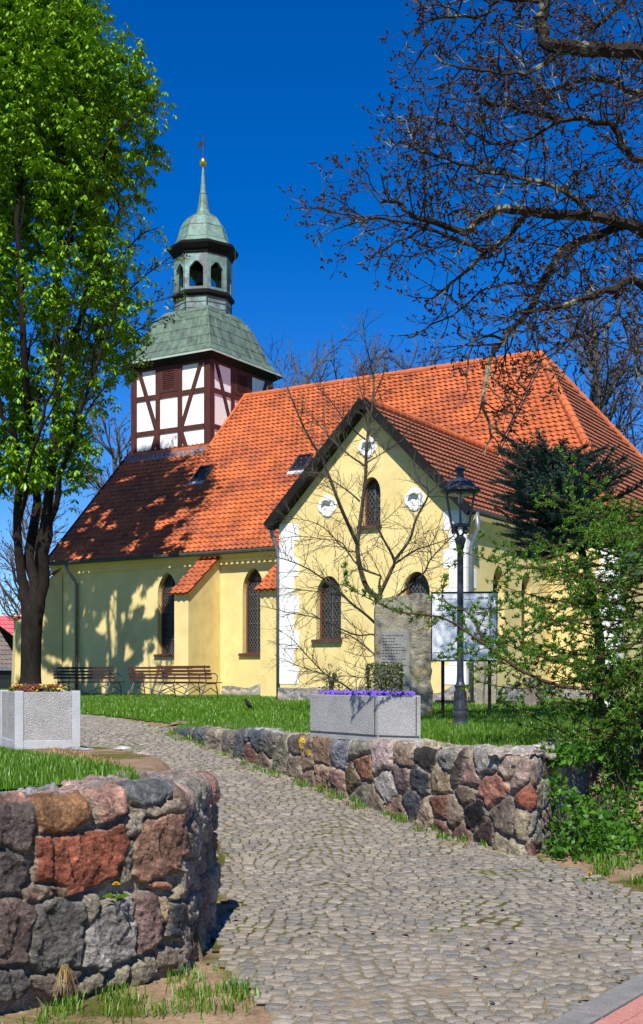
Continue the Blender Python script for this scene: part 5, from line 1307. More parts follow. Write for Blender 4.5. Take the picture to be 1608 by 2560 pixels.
def shoot(p, d, L, n, wig, up0, up1):
    """a wandering shoot; up0..up1: pull towards the sky along its length"""
    P = [np.array(p, float)]; d = np.array(d, float); s = L / n
    for i in range(n):
        d = d + TG.normal(size=3) * wig; d[2] += up0 + (up1 - up0) * i / n; d /= np.linalg.norm(d); P.append(P[-1] + d * s)
    return np.array(P), d
def branch_out(mb, path, r0, r1, levels, tips, lo=.15, keep=None):
    """children along path, level by level. levels: list of dict(gap,len,r,n,wig,up0,up1,spread,flat,sides)"""
    if not levels: return
    lv = levels[0]; seg = np.linalg.norm(np.diff(path, axis=0), axis=1); cum = np.concatenate([[0], np.cumsum(seg)]); L = cum[-1]
    s = L * lo + TG.uniform(0, lv['gap'])
    while s < L:
        i = min(len(seg) - 1, int(np.searchsorted(cum, s) - 1)); i = max(i, 0); f = (s - cum[i]) / max(seg[i], 1e-6)
        p = path[i] + (path[i + 1] - path[i]) * f; t = (path[i + 1] - path[i]) / max(seg[i], 1e-6)
        d = rnd_dir(t, lv['spread'], lv.get('flat'))
        ln = TG.uniform(*lv['len']) * (1 - lv.get('taper', .45) * s / L)
        P, e = shoot(p, d, ln, lv['n'], lv['wig'], lv['up0'], lv['up1'])
        if keep is None or keep(P[-1]):
            ra = min(lv['r'], (r0 + (r1 - r0) * s / L) * .8); mb.tube(P, np.linspace(ra, ra * .45, len(P)), lv.get('sides', 3), cap=False)
            if len(levels) > 1: branch_out(mb, P, ra, ra * .45, levels[1:], tips, .2, keep)
            tips.append((P[-1], e, len(levels), P))
        s += lv['gap'] * TG.uniform(.6, 1.4)

# --- the leafing horse chestnut by the benches
XR = np.array([(-220, 120), (-150, 170), (0, 240), (60, 255), (100, 270), (135, 345), (190, 352), (237, 382), (262, 412), (285, 345), (318, 335), (367, 392), (389, 350), (432, 358), (459, 315), (486, 350), (507, 300), (540, 285), (594, 315), (650, 325), (702, 345), (756, 340), (810, 352), (870, 335), (930, 305), (970, 250), (1015, 265), (1063, 245), (1090, 235), (1160, 212), (1225, 190)])
def chestnut():
    Y0 = 33.0; base = gpt(78, Y0); t = thing('chestnut_tree', 'tall horse chestnut in fresh green leaf with a dark forked trunk beside the planter', 'tree', tuple(base)); o = base
    b = MB(); W = lambda px, py, dy=0: pt(px, py, Y0 + dy) - o
    b.tube(smooth_path([W(78, 1740), W(76, 1715), W(77, 1690), W(78, 1620), W(80, 1560), W(81, 1500)], 11), [.52, .42, .34, .30, .28, .275, .275, .28, .29, .28, .15], 16)
    stems = [([W(78, 1560), W(62, 1500), W(48, 1420), W(42, 1250), W(36, 1050, .8), W(0, 800, 1.5), W(-40, 500, 2)], .17, .05),
             ([W(80, 1560), W(84, 1480), W(78, 1350, .6), W(88, 1180, 1), W(60, 900, -1.2), W(50, 500, -1.5), W(70, 100, -1)], .18, .05),
             ([W(84, 1560), W(100, 1490), W(114, 1380), W(126, 1200), W(140, 950, .3), W(150, 600, .4), W(165, 200, .2), W(150, -100)], .19, .05),
             ([W(118, 1330), W(160, 1180, -.5), W(210, 1000, -.9), W(280, 800, -1.2), W(330, 650, -1.3)], .09, .008),
             ([W(138, 980), W(200, 800, .8), W(280, 560, 1.2), W(350, 400, 1.4)], .08, .008), ([W(148, 700), W(210, 500, -.9), W(300, 330, -1.3), W(390, 262, -1.6)], .07, .008),
             ([W(44, 1200), W(0, 1000, -1), W(-120, 800, -2)], .10, .03), ([W(158, 400), W(210, 200, .5), W(240, 50, .8)], .08, .02),
             ([W(50, 1300), W(76, 1150, -1.5), W(150, 900, -2.4), W(200, 640, -2.6)], .07, .008)]
    tips = []
    for P, r0, r1 in stems:
        S = smooth_path(P, 22); S[2:] += TG.normal(size=(20, 3)) * .05; b.tube(S, np.linspace(r0, r1, 22) + (.07 * np.exp(-np.arange(22) / 1.6) if r0 > .15 else 0), 10)
        branch_out(b, S, r0, r1, [dict(gap=.6, len=(1.2, 2.6), r=.03, n=6, wig=.16, up0=.05, up1=.10, spread=1.0, sides=4), dict(gap=.45, len=(.4, .9), r=.012, n=4, wig=.2, up0=.0, up1=.1, spread=.9)], tips, .35,
                   keep=lambda q: q[0] + o[0] < (np.interp(HY - (q[2] + o[2] - CAMZ) / Y0 * F, XR[:, 0], XR[:, 1]) - CX) / F * Y0)
    b.build('trunk', M['bark_dark'], t, smooth=True)
    # foliage: drooping five-fingered leaves in clumps through the crown
    g = np.random.default_rng(8); P = []
    ncl = 4200
    ys = g.uniform(-215, 1215, ncl); xr = np.interp(ys, XR[:, 0], XR[:, 1]); hw = (xr - 78) / F * Y0
    th = g.uniform(0, 2 * np.pi, ncl); rad = np.sqrt(g.uniform(.06, 1, ncl))
    dens = np.interp(ys, [-215, 560, 760, 1040, 1215], [1, .95, .75, .65, .40])
    cx = hw * rad * np.cos(th) * .97; cy = hw * rad * np.sin(th) * .72; cz = CAMZ - (ys - HY) / F * Y0 - o[2]
    hole = np.array([noise.noise(Vector((a * .75, b * .75, c * .9 + 4))) for a, b, c in zip(cx, cy, cz)])
    keep = (g.random(ncl) < dens) & (hole > -.25)
    cl = np.stack([cx, cy, cz], 1)[keep]
    # sprays reaching out of the outline
    spr = [(400, 260, -1.2), (385, 264, -1.1), (365, 268, -1.0), (375, 250, -.4), (390, 380, 1.1), (375, 372, .6), (300, 110, -.4), (310, 320, .8), (320, 300, -.2), (350, 440, .2), (340, 505, .8), (335, 760, .5), (330, 720, -.5), (300, 880, .1), (320, 850, .5), (340, 255, -.8), (388, 372, 1.2), (360, 362, 1.0), (345, 432, .9), (350, 480, .4), (345, 240, .4), (330, 200, -.5), (345, 140, 0), (320, 150, .6), (305, 700, .5), (325, 820, -.5), (260, 1060, .3), (225, 1130, -.4), (210, 1180, .2), (120, 1190, -.6), (20, 1130, -.8), (10, 1190, .2), (330, 650, -.6), (300, 930, .4)]
    sp2 = [pt(x, y, Y0 + dy) - o for x, y, dy in spr for _ in range(4)]
    cl = np.concatenate([cl, np.array(sp2) + g.normal(size=(len(sp2), 3)) * [.22, .2, .10]])
    nl = g.integers(9, 19, len(cl))
    C = np.repeat(cl, nl, 0); n = len(C)
    off = g.normal(size=(n, 3)) * [.36, .36, .17]; off[:, 2] -= .18 * (off[:, 0] ** 2 + off[:, 1] ** 2)
    C = C + off
    yy = HY - (C[:, 2] + o[2] - CAMZ) / Y0 * F; lim = (np.interp(yy, XR[:, 0], XR[:, 1]) + 44 - 78) / F * Y0
    C = C[np.hypot(C[:, 0], C[:, 1]) < lim]
    # openings added along the sun's rays, shaping the crown to cast patchy shade
    e1 = np.array([sdir.y, -sdir.x, 0]); e1 /= np.linalg.norm(e1); e2 = np.cross(np.array(sdir), e1); ua = C @ e1; ub = C @ e2
    op = np.array([noise.noise(Vector((p * 1.35, q * 1.35, 2.0))) + .95 * noise.noise(Vector((p * 4.2, q * 4.2, 8.0))) for p, q in zip(ua, ub)])
    yy = HY - (C[:, 2] + o[2] - CAMZ) / Y0 * F; C = C[op > np.interp(yy, [420, 640, 1020, 1180], [-.12, .13, .16, -.05])]; n = len(C)
    nf = 5; L = g.uniform(.12, .23, (n, 1, 1)); az0 = g.uniform(0, 2 * np.pi, (n, 1)); az = az0 + np.linspace(-1.9, 1.9, nf)[None] + g.normal(0, .15, (n, nf))
    dr = g.uniform(.25, 1.0, (n, nf)); D = np.stack([np.cos(az) * np.sqrt(1 - dr * dr * .8), np.sin(az) * np.sqrt(1 - dr * dr * .8), -dr * .9], -1); D /= np.linalg.norm(D, axis=-1, keepdims=True)
    Sd = np.stack([-np.sin(az), np.cos(az), 0 * az], -1); wd = L * .21
    A = C[:, None, :] + D * .01; V = np.stack([A, A + D * L * .62 + Sd * wd, A + D * L + [0, 0, -.03], A + D * L * .62 - Sd * wd], 2).reshape(-1, 3)
    q = np.arange(n * nf)[:, None] * 4; Fq = np.concatenate([q + [0, 1, 2], q + [0, 2, 3]], 1).reshape(-1, 3)
    raw('crown', V, Fq, M['leaf'], t)
chestnut()

# --- thinly leafed tree between the chestnut and the tower
def young_leaf_tree():
    Y0 = 37.5; base = gpt(84, Y0); o = base; t = thing('maple_tree', 'slender tree with tiny new leaves between the chestnut and the tower', 'tree', tuple(base))
    W = lambda px, py, dy=0: pt(px, py, Y0 + dy) - o; b = MB(); tips = []
    S = smooth_path([W(84, 1740), W(86, 1500), W(120, 1250), W(160, 1050), W(190, 850), W(230, 650), W(260, 480)], 16); b.tube(S, np.linspace(.16, .03, 16), 8)
    lim = [([W(165, 1100), W(230, 930, -.4), W(320, 840, -.6), W(420, 790, -.8)], .045), ([W(180, 900), W(260, 790, .5), W(350, 700, .6), W(430, 640, .6)], .045), ([W(200, 800), W(270, 680, -.5), W(350, 590, -.7), W(395, 570, -.7)], .04),
           ([W(225, 680), W(280, 590, .5), W(340, 535, .7)], .035), ([W(160, 1150), W(230, 1010), W(310, 920), W(360, 880)], .04), ([W(180, 950), W(250, 860, .8), W(350, 770, 1.2), W(440, 740, 1.0)], .04), ([W(250, 520), W(270, 490), W(300, 500)], .03)]
    inb = lambda q: True
    for P, r in lim:
        S2 = smooth_path(P, 12); b.tube(S2, np.linspace(r, r * .3, 12), 5)
        branch_out(b, S2, r, r * .3, [dict(gap=.17, len=(.5, 1.15), r=.014, n=5, wig=.2, up0=.04, up1=.08, spread=.8), dict(gap=.17, len=(.2, .45), r=.007, n=3, wig=.2, up0=.0, up1=.1, spread=.8)], tips, .15)
    b.build('trunk', M['bark_dark'], t)
    g = np.random.default_rng(4); pts = []
    for e, d, lv, P in tips:
        for k in range(5 if lv == 1 else 6): 
            q = P[g.integers(1, len(P))]; pts.append(q + g.normal(size=3) * .05)
    leaf_cloud('crown', np.array(pts), .105, M['leaf2'], t, 5, .5, .7)
young_leaf_tree()

# --- the big bare chestnut reaching in from the street side, buds just breaking
def bare_chestnut():
    Y0 = 14.6; base = gpt(1790, Y0); o = np.array([base[0], base[1], .9]); t = thing('chestnut_tree', 'huge bare chestnut with dark crooked limbs and sticky brown buds reaching over the roof', 'tree', tuple(o))
    Z = lambda x, y, dy=0: pt(680 + x / 1.6304, y / 1.6304, Y0 + dy) - o
    b = MB(); tips = []
    T = [np.array([0, 0, -.2]), np.array([-.02, 0, 2]), np.array([.0, .1, 4.5]), np.array([.1, .1, 7]), np.array([.15, .1, 9.5]), np.array([-.1, 0, 12])]
    S = smooth_path(T, 20); b.tube(S, np.linspace(.42, .22, 20), 12)
    limbs = [
     ([np.array([0, 0, 5.6]), Z(1513, 940), Z(1300, 880, -.3), Z(1050, 868, -.5), Z(930, 850, -.5), Z(850, 890, -.6), Z(790, 940, -.6), Z(650, 905, -.8), Z(560, 870, -1), Z(510, 825, -1), Z(440, 822, -1.2)], .095, .02),
     ([np.array([0, 0, 5.3]), Z(1513, 925, .5), Z(1330, 965, .5), Z(1200, 1010, .3), Z(1130, 1090, .2), Z(1090, 1180, 0), Z(1020, 1300, -.2), Z(930, 1395, -.4), Z(875, 1500, -.5), Z(860, 1650, -.6), Z(890, 1750, -.6), Z(868, 1850, -.6)], .085, .012),
     ([np.array([0, 0, 4.5]), Z(1513, 1165, -.5), Z(1400, 1172, -.8), Z(1280, 1222, -1), Z(1160, 1250, -1), Z(1000, 1275, -1.1)], .075, .03),
     ([np.array([0, 0, 8.1]), Z(1513, 215, -.8), Z(1330, 205, -1), Z(1200, 192, -1), Z(1125, 175, -1), Z(1108, 120, -1), Z(1100, 60, -1), Z(1125, -60, -1)], .115, .09),
     ([np.array([0, 0, 7]), Z(1513, 655, .6), Z(1440, 600, .6), Z(1390, 510, .5), Z(1290, 488, .4), Z(1180, 490, .3), Z(1080, 465, .2), Z(960, 430, 0), Z(860, 420, -.2)], .07, .018),
     ([Z(1050, 868, -.5), Z(960, 960, -.2), Z(870, 1020, 0), Z(720, 960, .3), Z(560, 910, .5), Z(400, 888, .6), Z(200, 858, .8)], .05, .012),
     ([Z(870, 1020, 0), Z(810, 1090, .2), Z(745, 1140, .3), Z(690, 1190, .3), Z(640, 1220, .3)], .035, .012),
     ([Z(940, 1385, -.4), Z(830, 1372, -.5), Z(800, 1500, -.5), Z(790, 1600, -.5), Z(742, 1680, -.5)], .022, .006),
     ([Z(1100, 1, -1), Z(920, 0, -1), Z(870, 60, -1), Z(760, 70, -1), Z(650, 78, -1), Z(580, 140, -1)], .035, .018),
     ([Z(1180, 490, .3), Z(1050, 560, .6), Z(900, 580, .8), Z(760, 520, 1), Z(640, 480, 1.2), Z(540, 470, 1.3)], .035, .012),
     ([Z(1300, 880, -.3), Z(1180, 770, -.9), Z(1000, 720, -1.3), Z(840, 690, -1.5), Z(680, 640, -1.6), Z(520, 580, -1.7)], .045, .012),
     ([Z(650, 905, -.8), Z(560, 960, -1), Z(480, 1000, -1.2), Z(350, 1080, -1.3)], .025, .009),
     ([Z(1200, 192, -1), Z(1080, 280, -1.2), Z(960, 300, -1.4), Z(830, 280, -1.6), Z(700, 260, -1.7)], .04, .012),
     ([np.array([.1, .1, 8]), Z(1500, 380, .8), Z(1380, 330, .8), Z(1240, 330, .8), Z(1100, 360, .8), Z(980, 220, .9), Z(900, 140, .9)], .06, .014),
     ([Z(1125, -60, -1), Z(1000, -80, -1), Z(850, -60, -1), Z(760, -30, -1)], .05, .02), ([np.array([0, 0, 9.3]), Z(1500, -40, .5), Z(1400, 40, .5), Z(1330, 100, .5), Z(1260, 60, .5)], .06, .02),
     ([Z(1090, 1180, 0), Z(980, 1150, .2), Z(850, 1200, .4), Z(720, 1290, .5), Z(600, 1350, .6), Z(480, 1370, .6)], .025, .008),
     ([Z(1280, 1222, -1), Z(1240, 1330, -1), Z(1180, 1420, -1.2), Z(1120, 1470, -1.3)], .03, .01), ([Z(1400, 1172, -.8), Z(1420, 1290, -.7), Z(1480, 1380, -.7)], .03, .01)]
    lv = [dict(gap=.10, len=(.55, 1.45), r=.0115, n=7, wig=.20, up0=-.02, up1=.16, spread=.95, flat=(1, .9, 1), sides=4),
          dict(gap=.14, len=(.25, .62), r=.007, n=5, wig=.22, up0=-.10, up1=.32, spread=.9), dict(gap=.17, len=(.10, .26), r=.0054, n=3, wig=.2, up0=.0, up1=.45, spread=.9)]
    def keep(q):
        w = q + o; px = CX + w[0] / w[1] * F; py = HY - (w[2] - CAMZ) / w[1] * F
        if py > 940: return px > 1230 + max(0, py - 1000) * .2 or TG.random() < .10
        left = np.interp(py, [-100, 60, 150, 260, 350, 500, 620, 720, 800, 900], [960, 975, 930, 715, 720, 690, 715, 745, 830, 960])
        return px > left
    for P, r0, r1 in limbs:
        r0 *= .78; r1 *= .75; n = max(12, len(P) * 3); S = smooth_path(P, n); S = S + TG.normal(size=S.shape) * .012; b.tube(S, np.linspace(r0, r1, n), 7 if r0 > .04 else 5)
        l2 = lv if r0 > .023 else [dict(lv[1], gap=.3), lv[2]]
        branch_out(b, S, r0, r1, l2, tips, .12, keep)
    b.build('trunk', M['bark_grey'], t)
    bd = MB(); g = np.random.default_rng(6)
    for e, d, l_, P in tips:
        if g.random() < .12: continue
        k = g.integers(2, 6); s = g.uniform(.75, 1.35)
        for j in range(k):
            dd_ = d + g.normal(size=3) * .75; dd_ /= np.linalg.norm(dd_); a = e + d * (j * .016 * s); ln = .046 * s * g.uniform(.7, 1.2); w = .012 * s
            sd = np.cross(dd_, g.normal(size=3)); sd /= np.linalg.norm(sd); s2 = np.cross(dd_, sd)
            bd.add([a, a + dd_ * ln * .5 + sd * w, a + dd_ * ln * .5 + s2 * w, a + dd_ * ln * .5 - sd * w, a + dd_ * ln * .5 - s2 * w, a + dd_ * ln], [(0,2,1), (0,3,2), (0,4,3), (0,1,4), (5,1,2), (5,2,3), (5,3,4), (5,4,1)])
    bd.build('buds', M['bud'], t)["kind"] = 'stuff'
bare_chestnut()

# --- young bare tree before the transept
def young_bare():
    Y0 = 22.3; base = gpt(950, Y0); o = base; t = thing('young_tree', 'young bare many-stemmed tree spreading thin twigs before the gable', 'tree', tuple(base))
    Z = lambda x, y, dy=0: pt(640 + x / 2.5217, 960 + y / 2.5217, Y0 + dy) - o; b = MB(); tips = []
    b.tube(smooth_path([np.array([0, 0, -.1]), Z(790, 1800), Z(785, 1550), Z(772, 1345)], 8), np.linspace(.085, .075, 8), 9)
    st = [([Z(772, 1350), Z(700, 1285), Z(655, 1150), Z(640, 1020), Z(660, 850), Z(690, 600), Z(697, 400), Z(715, 250), Z(738, 100), Z(740, -60), Z(700, -220), Z(670, -420)], .055, .008),
          ([Z(642, 1015), Z(580, 880, -.2), Z(520, 740, -.4), Z(450, 550, -.5), Z(390, 430, -.6), Z(300, 270, -.7), Z(225, 90, -.8), Z(150, -80, -.8), Z(20, -250, -.8)], .042, .005),
          ([Z(775, 1340), Z(850, 1180, -.1), Z(872, 1110, -.2), Z(805, 980, -.4), Z(765, 900, -.5), Z(720, 800, -.6)], .04, .008),
          ([Z(872, 1115, -.2), Z(970, 980, -.3), Z(1010, 850, -.4), Z(1090, 690, -.5), Z(1030, 610, -.5), Z(985, 480, -.5)], .03, .005), ([Z(1090, 690, -.5), Z(1180, 610, -.5), Z(1240, 560, -.6)], .015, .004),
          ([Z(878, 1130, -.2), Z(1000, 1050, .2), Z(1120, 1010, .4), Z(1250, 960, .5)], .02, .005),
          ([Z(785, 1420), Z(950, 1290, .4), Z(1060, 1190, .5), Z(1105, 1100, .6), Z(1250, 950, .7), Z(1330, 880, .8)], .028, .005), ([Z(1105, 1110, .6), Z(1100, 1040, .6), Z(1060, 960, .5)], .012, .004),
          ([Z(775, 1345), Z(780, 1240), Z(785, 1210), Z(700, 1180, -.2), Z(620, 1120, -.3), Z(540, 1000, -.4), Z(440, 980, -.6), Z(250, 960, -.8), Z(60, 1000, -.9)], .022, .004),
          ([Z(785, 1540), Z(700, 1460, -.3), Z(600, 1380, -.5), Z(480, 1270, -.7), Z(300, 1150, -1), Z(100, 1080, -1.2), Z(-30, 1040, -1.3)], .028, .004),
          ([Z(785, 1640), Z(745, 1580, -.2), Z(620, 1580, -.4), Z(400, 1480, -.8), Z(200, 1440, -1), Z(0, 1390, -1.2)], .022, .004), ([Z(785, 1750), Z(720, 1680, .2), Z(600, 1590, .3), Z(500, 1560, .4)], .022, .005),
          ([Z(600, 1380, -.5), Z(540, 1330, -.2), Z(400, 1310, .1), Z(200, 1290, .2), Z(0, 1290, .3)], .014, .003),
          ([np.array([-.1, 0, .02]), Z(560, 1900, -.4), Z(440, 1830, -.6), Z(330, 1720, -.8), Z(220, 1600, -1), Z(120, 1540, -1.1)], .02, .004), ([Z(440, 1830, -.6), Z(300, 1790, -.5), Z(120, 1710, -.4)], .012, .003), ([Z(785, 1780), Z(690, 1850, -.3), Z(540, 1840, -.4), Z(330, 1890, -.5)], .014, .003),
          ([Z(690, 350), Z(640, 310), Z(560, 230, -.2), Z(480, 120, -.3), Z(390, 20, -.4), Z(300, -120, -.5)], .02, .004), ([Z(685, 515), Z(620, 470, .2), Z(520, 395, .4), Z(400, 260, .6), Z(280, 120, .8)], .02, .004),
          ([Z(692, 500), Z(760, 460, .2), Z(850, 400, .4), Z(960, 330, .5), Z(1050, 270, .6)], .014, .004), ([Z(655, 740), Z(600, 690, .2), Z(500, 620, .4), Z(380, 560, .5), Z(240, 560, .5)], .018, .004),
          ([Z(660, 980), Z(760, 900, .4), Z(880, 800, .6), Z(960, 700, .7)], .012, .003), ([Z(640, 1060), Z(560, 1040, .3), Z(420, 900, .5), Z(260, 850, .6), Z(100, 870, .7)], .014, .003), ([Z(720, 200), Z(680, 100), Z(640, -40), Z(620, -200)], .014, .003), ([Z(738, 100), Z(800, -60, .2), Z(820, -230, .3)], .012, .003)]
    lv = [dict(gap=.075, len=(.35, 1.0), r=.0075, n=6, wig=.16, up0=.02, up1=.03, spread=.95), dict(gap=.09, len=(.10, .36), r=.0046, n=3, wig=.18, up0=.02, up1=.05, spread=.8)]
    for P, r0, r1 in st:
        n = max(10, len(P) * 3); S = smooth_path(P, n) ; b.tube(S, np.linspace(r0, r1, n), 6 if r0 > .02 else 4); branch_out(b, S, r0, r1, lv, tips, .12)
    b.build('trunk', M['bark_young'], t)
    bd = MB()
    for e, d, l_, P in tips:
        if l_ > 1 or TG.random() < .35: continue
        a = e; w = .0065; bd.add([a - d * .012, a + [w, 0, 0], a + [0, w, 0], a - [w, 0, 0], a - [0, w, 0], a + d * .022], [(0,2,1), (0,3,2), (0,4,3), (0,1,4), (5,1,2), (5,2,3), (5,3,4), (5,4,1)])
    bd.build('buds', M['redbud'], t)["kind"] = 'stuff'
young_bare()

# --- larch in front of the choir, pale green tufts on hanging twigs
def larch():
    Y0 = 12.6; base = gpt(1650, Y0); o = np.array([base[0], base[1], .86]); t = thing('larch_tree', 'green larch with tufted drooping branches crossing the lamp and notice board', 'tree', tuple(o)); b = MB(); tuf = []
    P2 = lambda x, y, dy=0: pt(x, y, Y0 + dy) - o
    T = smooth_path([np.array([0, 0, -.3]), np.array([-.03, 0, .8]), np.array([-.02, .02, 2]), np.array([.02, .05, 2.8]), np.array([.06, .05, 3.5])], 18); b.tube(T, np.linspace(.20, .03, 18), 12)
    mains = [([P2(1640, 1640), P2(1480, 1720, -.4), P2(1330, 1690, -.6), P2(1210, 1610, -.7), P2(1110, 1545, -.7), P2(1000, 1530, -.6), P2(930, 1500, -.5), P2(858, 1462, -.5)], .022),
             ([P2(1210, 1610, -.7), P2(1180, 1540, -.7), P2(1110, 1500, -.6), P2(1112, 1440, -.6)], .010), ([P2(1330, 1690, -.6), P2(1240, 1640, -.4), P2(1225, 1560, -.3), P2(1228, 1500, -.3)], .009)]
    g = np.random.default_rng(12)
    for i in range(58):
        z = g.uniform(.1, 2.45) ; az = math.pi + g.normal(0, .95); L = g.uniform(1.0, 2.3) * (1.06 - .10 * abs(z - 2)); 
        if z > 2.3: L *= .8 - .35 * (z - 2.3)
        d = np.array([math.cos(az), math.sin(az) * .8, g.uniform(-.15, .35)]); d /= np.linalg.norm(d)
        p = np.array([0, 0, z]); P = [p]
        for k in range(7):
            d = d + g.normal(size=3) * .12; d[2] += -.10 + .045 * k; d /= np.linalg.norm(d); P.append(P[-1] + d * L / 7)
        mains.append((P, .013))
    for P, r in mains:
        S = smooth_path(P, 20); b.tube(S, np.linspace(r, .004, 20), 5, cap=False)
        tl = []; bb_ = b
        branch_out(b, S, r, .004, [dict(gap=.10, len=(.16, .55), r=.0045, n=5, wig=.16, up0=-.05, up1=.0, spread=.95, flat=(1, 1, .55)), dict(gap=.14, len=(.06, .18), r=.0035, n=3, wig=.2, up0=0, up1=.05, spread=.9)], tl, .12)
        for e, d, l_, Q in tl:
            seg = np.linalg.norm(np.diff(Q, axis=0), axis=1).sum()
            for k in range(max(2, int(seg / .036))):
                u = g.random() * (len(Q) - 1); i = int(u); tuf.append(Q[i] + (Q[min(i + 1, len(Q) - 1)] - Q[i]) * (u - i))
        for k in range(int(20)): tuf.append(S[g.integers(4, 20)] + g.normal(size=3) * .01)
    b.build('trunk', M['bark_larch'], t)
    Tf = np.array(tuf)
    w_ = Tf + o; py = HY - (w_[:, 2] - CAMZ) / w_[:, 1] * F
    n = len(Tf); k = 7
    D = g.normal(size=(n, k, 3)); D[..., 2] += .35; D /= np.linalg.norm(D, axis=-1, keepdims=True); Ln = g.uniform(.020, .042, (n, k, 1)); U = g.normal(size=(n, k, 3)); S_ = np.cross(D, U); S_ /= np.linalg.norm(S_, axis=-1, keepdims=True); W = .0085
    A = np.repeat(Tf[:, None], k, 1); V = np.stack([A - S_ * W * .6, A + S_ * W * .6, A + D * Ln + S_ * W * .5, A + D * Ln - S_ * W * .5], 2).reshape(-1, 3)
    raw('needles', V, np.arange(n * k * 4).reshape(-1, 4), M['larch'], t)["kind"] = 'stuff'
    print('larch tufts', n)
larch()

# --- flat-topped blue spruce
def spruce():
    Y0 = 18.5; base = gpt(1500, Y0); o = base - np.array([.10, 0, -.12]); t = thing('spruce_tree', 'dark blue-green spruce with a flat bushy crown and bare twigs beneath it', 'tree', tuple(base)); b = MB(); o = base + np.array([.12, 0, .12]); g = np.random.default_rng(31); nd = []
    W = lambda x, y, dy=0: pt(x, y, Y0 + dy) - o
    T = smooth_path([np.array([0, 0, -.2]), W(1515, 1700), W(1520, 1600), W(1502, 1480), W(1480, 1380), W(1450, 1290, .1), W(1420, 1200, .1), W(1395, 1120, .1)], 22); b.tube(T, np.linspace(.10, .03, 22), 9)
    for i in range(230):
        u = g.uniform(.62, .99); p = T[int(u * 21)]; h = (u - .62) / .38
        az = g.uniform(0, 2 * np.pi); L = g.uniform(.45, 1.25) * (1.15 - .35 * h); d = np.array([math.cos(az) * 1.0 - .12, math.sin(az) * .9, g.uniform(.0, .35) + .2 * h]); d /= np.linalg.norm(d)
        P = [p]
        for k in range(6): d = d + g.normal(size=3) * .08; d[2] += -.06 + .03 * k; d /= np.linalg.norm(d); P.append(P[-1] + d * L / 6)
        S = smooth_path(P, 13); b.tube(S, np.linspace(.014, .004, 13), 4, cap=False)
        for k in range(3, 13):
            t_ = S[min(k + 1, 12)] - S[k - 1]; t_ /= np.linalg.norm(t_); sd = np.cross(t_, [0, 0, 1]); sd /= np.linalg.norm(sd) + 1e-9
            for sgn in (-1, 1, 0, g.uniform(-1, 1)):
                dd_ = (t_ * .8 + sd * sgn * .8 + np.array([0, 0, g.uniform(-.1, .25)])); dd_ /= np.linalg.norm(dd_); ln = g.uniform(.10, .25) * (1 - .3 * k / 13)
                for q in np.linspace(.05, 1, 13): nd.append((S[k] + dd_ * ln * q, dd_))
    for i in range(80):          # bare dead twigs under the crown
        u = g.uniform(.42, .66); p = T[int(u * 21)]; az = g.uniform(0, 2 * np.pi); d = np.array([math.cos(az) - .3, math.sin(az) * .8, g.uniform(-.5, .15)]); d /= np.linalg.norm(d); Q, e = shoot(p, d, g.uniform(.5, 1.15), 7, .12, -.02, -.05); b.tube(Q, np.linspace(.008, .003, 8), 3, cap=False)
        tl = []; branch_out(b, Q, .006, .003, [dict(gap=.12, len=(.15, .4), r=.004, n=4, wig=.15, up0=-.06, up1=-.1, spread=.7)], tl, .3)
    b.build('trunk', M['bark_dark'], t)
    Pn = np.array([a for a, _ in nd]); Dn = np.array([d for _, d in nd]); n = len(Pn); k = 3
    D = np.repeat(Dn[:, None], k, 1) * .55 + g.normal(size=(n, k, 3)) * .62; D[..., 2] += .25; D /= np.linalg.norm(D, axis=-1, keepdims=True); U = g.normal(size=(n, k, 3)); S_ = np.cross(D, U); S_ /= np.linalg.norm(S_, axis=-1, keepdims=True)
    A = np.repeat(Pn[:, None], k, 1); Ln = g.uniform(.022, .042, (n, k, 1)); V = np.stack([A - S_ * .006, A + S_ * .006, A + D * Ln], 2).reshape(-1, 3)
    raw('crown', V, np.arange(n * k * 3).reshape(-1, 3), M['needle'], t); print('spruce needles', n * k)
spruce()

# --- ivy and weeds on the shaded wall by the street
def ivy():
    g = np.random.default_rng(77); P = []
    c0 = WA - WD * .40; e_ = np.array([.438, .899]); n_ = np.array([.899, -.438])
    for _ in range(4800):
        s = g.uniform(-.15, 2.6); out = abs(g.normal(0, .42)) + .07
        x, y = c0 + e_ * s + n_ * out
        top = .62 * math.exp(-((s - .15) / .5) ** 2) + .34 + .25 * math.sin(s * 4) ** 2 * (s > 1)
        z = g.uniform(0, 1) ** 1.2 * top * math.exp(-out / .75)
        if noise.noise(Vector((x * 3.1, y * 3.1, z * 3))) < -.12: continue
        if y < 10.95 - 4.2 * (x - 1.92): continue
        P.append((x, y, z + H1(x, y) * (out > .2)))
    for _ in range(1500):
        s = g.uniform(.4, 2.6); x, y = c0 + e_ * s + n_ * g.normal(.05, .08); P.append((x, y, .84 + g.normal(0, .05)))
    t = thing('ivy', 'bright green ivy and weeds climbing the shaded end of the long wall', 'ivy', P[0]); o = np.array(P[0])
    leaf_cloud('leaves', np.array(P) - o, .055, M['ivy'], t, 3, .2, .85)
    b = MB()
    for _ in range(90):
        s = g.uniform(0, 2.5); x, y = c0 + e_ * s + n_ * g.uniform(.08, .5); Q, q_ = shoot(np.array([x, y, H1(x, y)]) - o, np.array([g.normal(0, .25), g.normal(0, .25), 1]), g.uniform(.2, .55), 6, .2, 0, 0); b.tube(Q, .004, 3, cap=False)
    b.build('stem', M['bark_young'], t)
ivy()

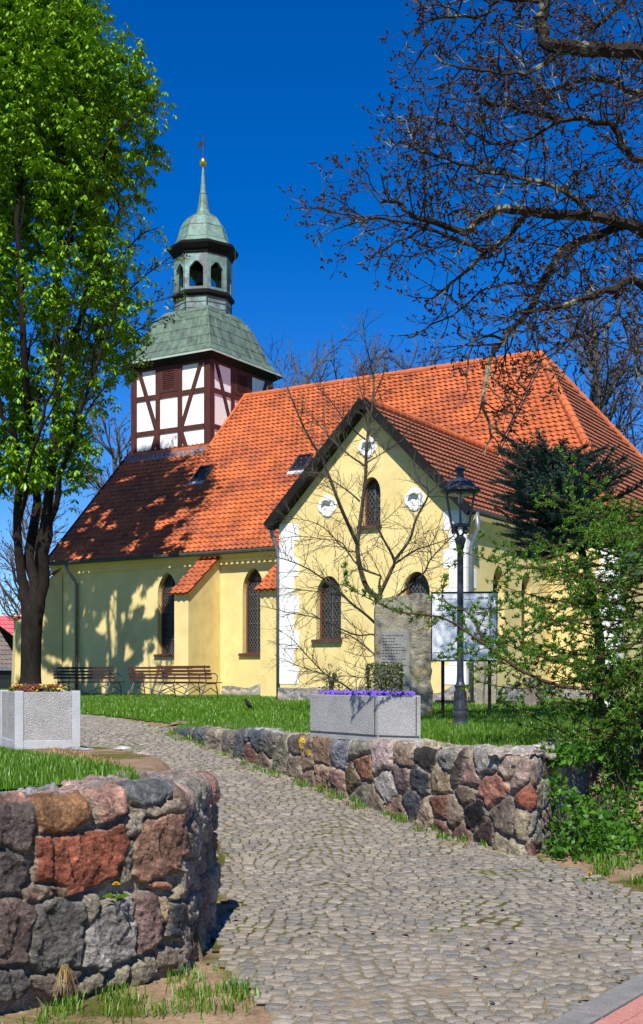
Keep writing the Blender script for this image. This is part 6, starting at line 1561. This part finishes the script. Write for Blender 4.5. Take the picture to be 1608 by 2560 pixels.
# --- bare trees behind the church
def far_tree(px, ytop, Y, spread, label, seed, ybase=1700, n1=26, lean=0, leafy=False):
    global TG
    TG = np.random.default_rng(seed); base = gpt(px, Y, 1.0); o = base; H = (pt(px, ytop, Y)[2] - 1.0) * 1.12; t = thing('bare_tree', label, 'tree', tuple(base), 0, 'bare trees behind the church'); b = MB(); tips = []
    T, _ = shoot(np.array([0, 0, 0]), np.array([lean, 0, 1.0]), H * .80, 10, .05, .05, .05); b.tube(T, np.linspace(H * .016, H * .004, 11), 7)
    branch_out(b, T, H * .016, H * .004, [dict(gap=H * .017, len=(H * .18, H * .36) if spread is None else (spread * .7, spread * 1.25), r=.065, n=7, wig=.13, up0=.06, up1=.12, spread=.8, sides=4, taper=.15),
                                          dict(gap=.34, len=(.7, 1.9), r=.030, n=5, wig=.16, up0=.05, up1=.12, spread=.75), dict(gap=.24, len=(.25, .8), r=.020, n=3, wig=.18, up0=.08, up1=.15, spread=.7)], tips, .25)
    b.build('trunk', M['twig_far'], t)
    bd = MB(); g = TG
    for e, d, l_, P in tips:
        if l_ == 1 and g.random() < .55:
            w = .035; bd.add([e - [w, 0, 0], e + [w, 0, 0], e + d * .11], [(0, 1, 2)]); bd.add([e - [0, 0, w], e + [0, 0, w], e + d * .11 + [.03, 0, 0]], [(0, 1, 2)])
    bd.build('buds', M['bud'], t)["kind"] = 'stuff'
far_tree(262, 1040, 54, 3.2, 'pale bare tree between the chestnut trunk and the west gable', 201)
far_tree(60, 1240, 62, 3.4, 'bare tree beyond the chestnut trunk and the far houses', 202)
far_tree(715, 860, 66, 3.6, 'bare tree showing over the ridge right beside the tower', 203)
far_tree(800, 862, 69, 3.6, 'bare tree showing over the ridge behind the young tree', 208)
far_tree(880, 872, 70, 3.4, 'bare tree showing over the ridge above the gable peak', 204)
far_tree(985, 848, 72, 3.6, 'bare tree showing over the ridge past the roof rail', 205)
far_tree(1070, 860, 72, 3.2, 'bare tree showing over the ridge under the hanging bare branch', 209)
far_tree(1415, 800, 60, 3.8, 'bare tree rising just beyond the hip of the roof', 206)
far_tree(1500, 740, 58, 4.2, 'bare tree rising beyond the sloping hip tiles, taller than its neighbour', 210)
far_tree(1600, 760, 54, 4.4, 'bare tree rising past the far corner of the choir roof', 207)
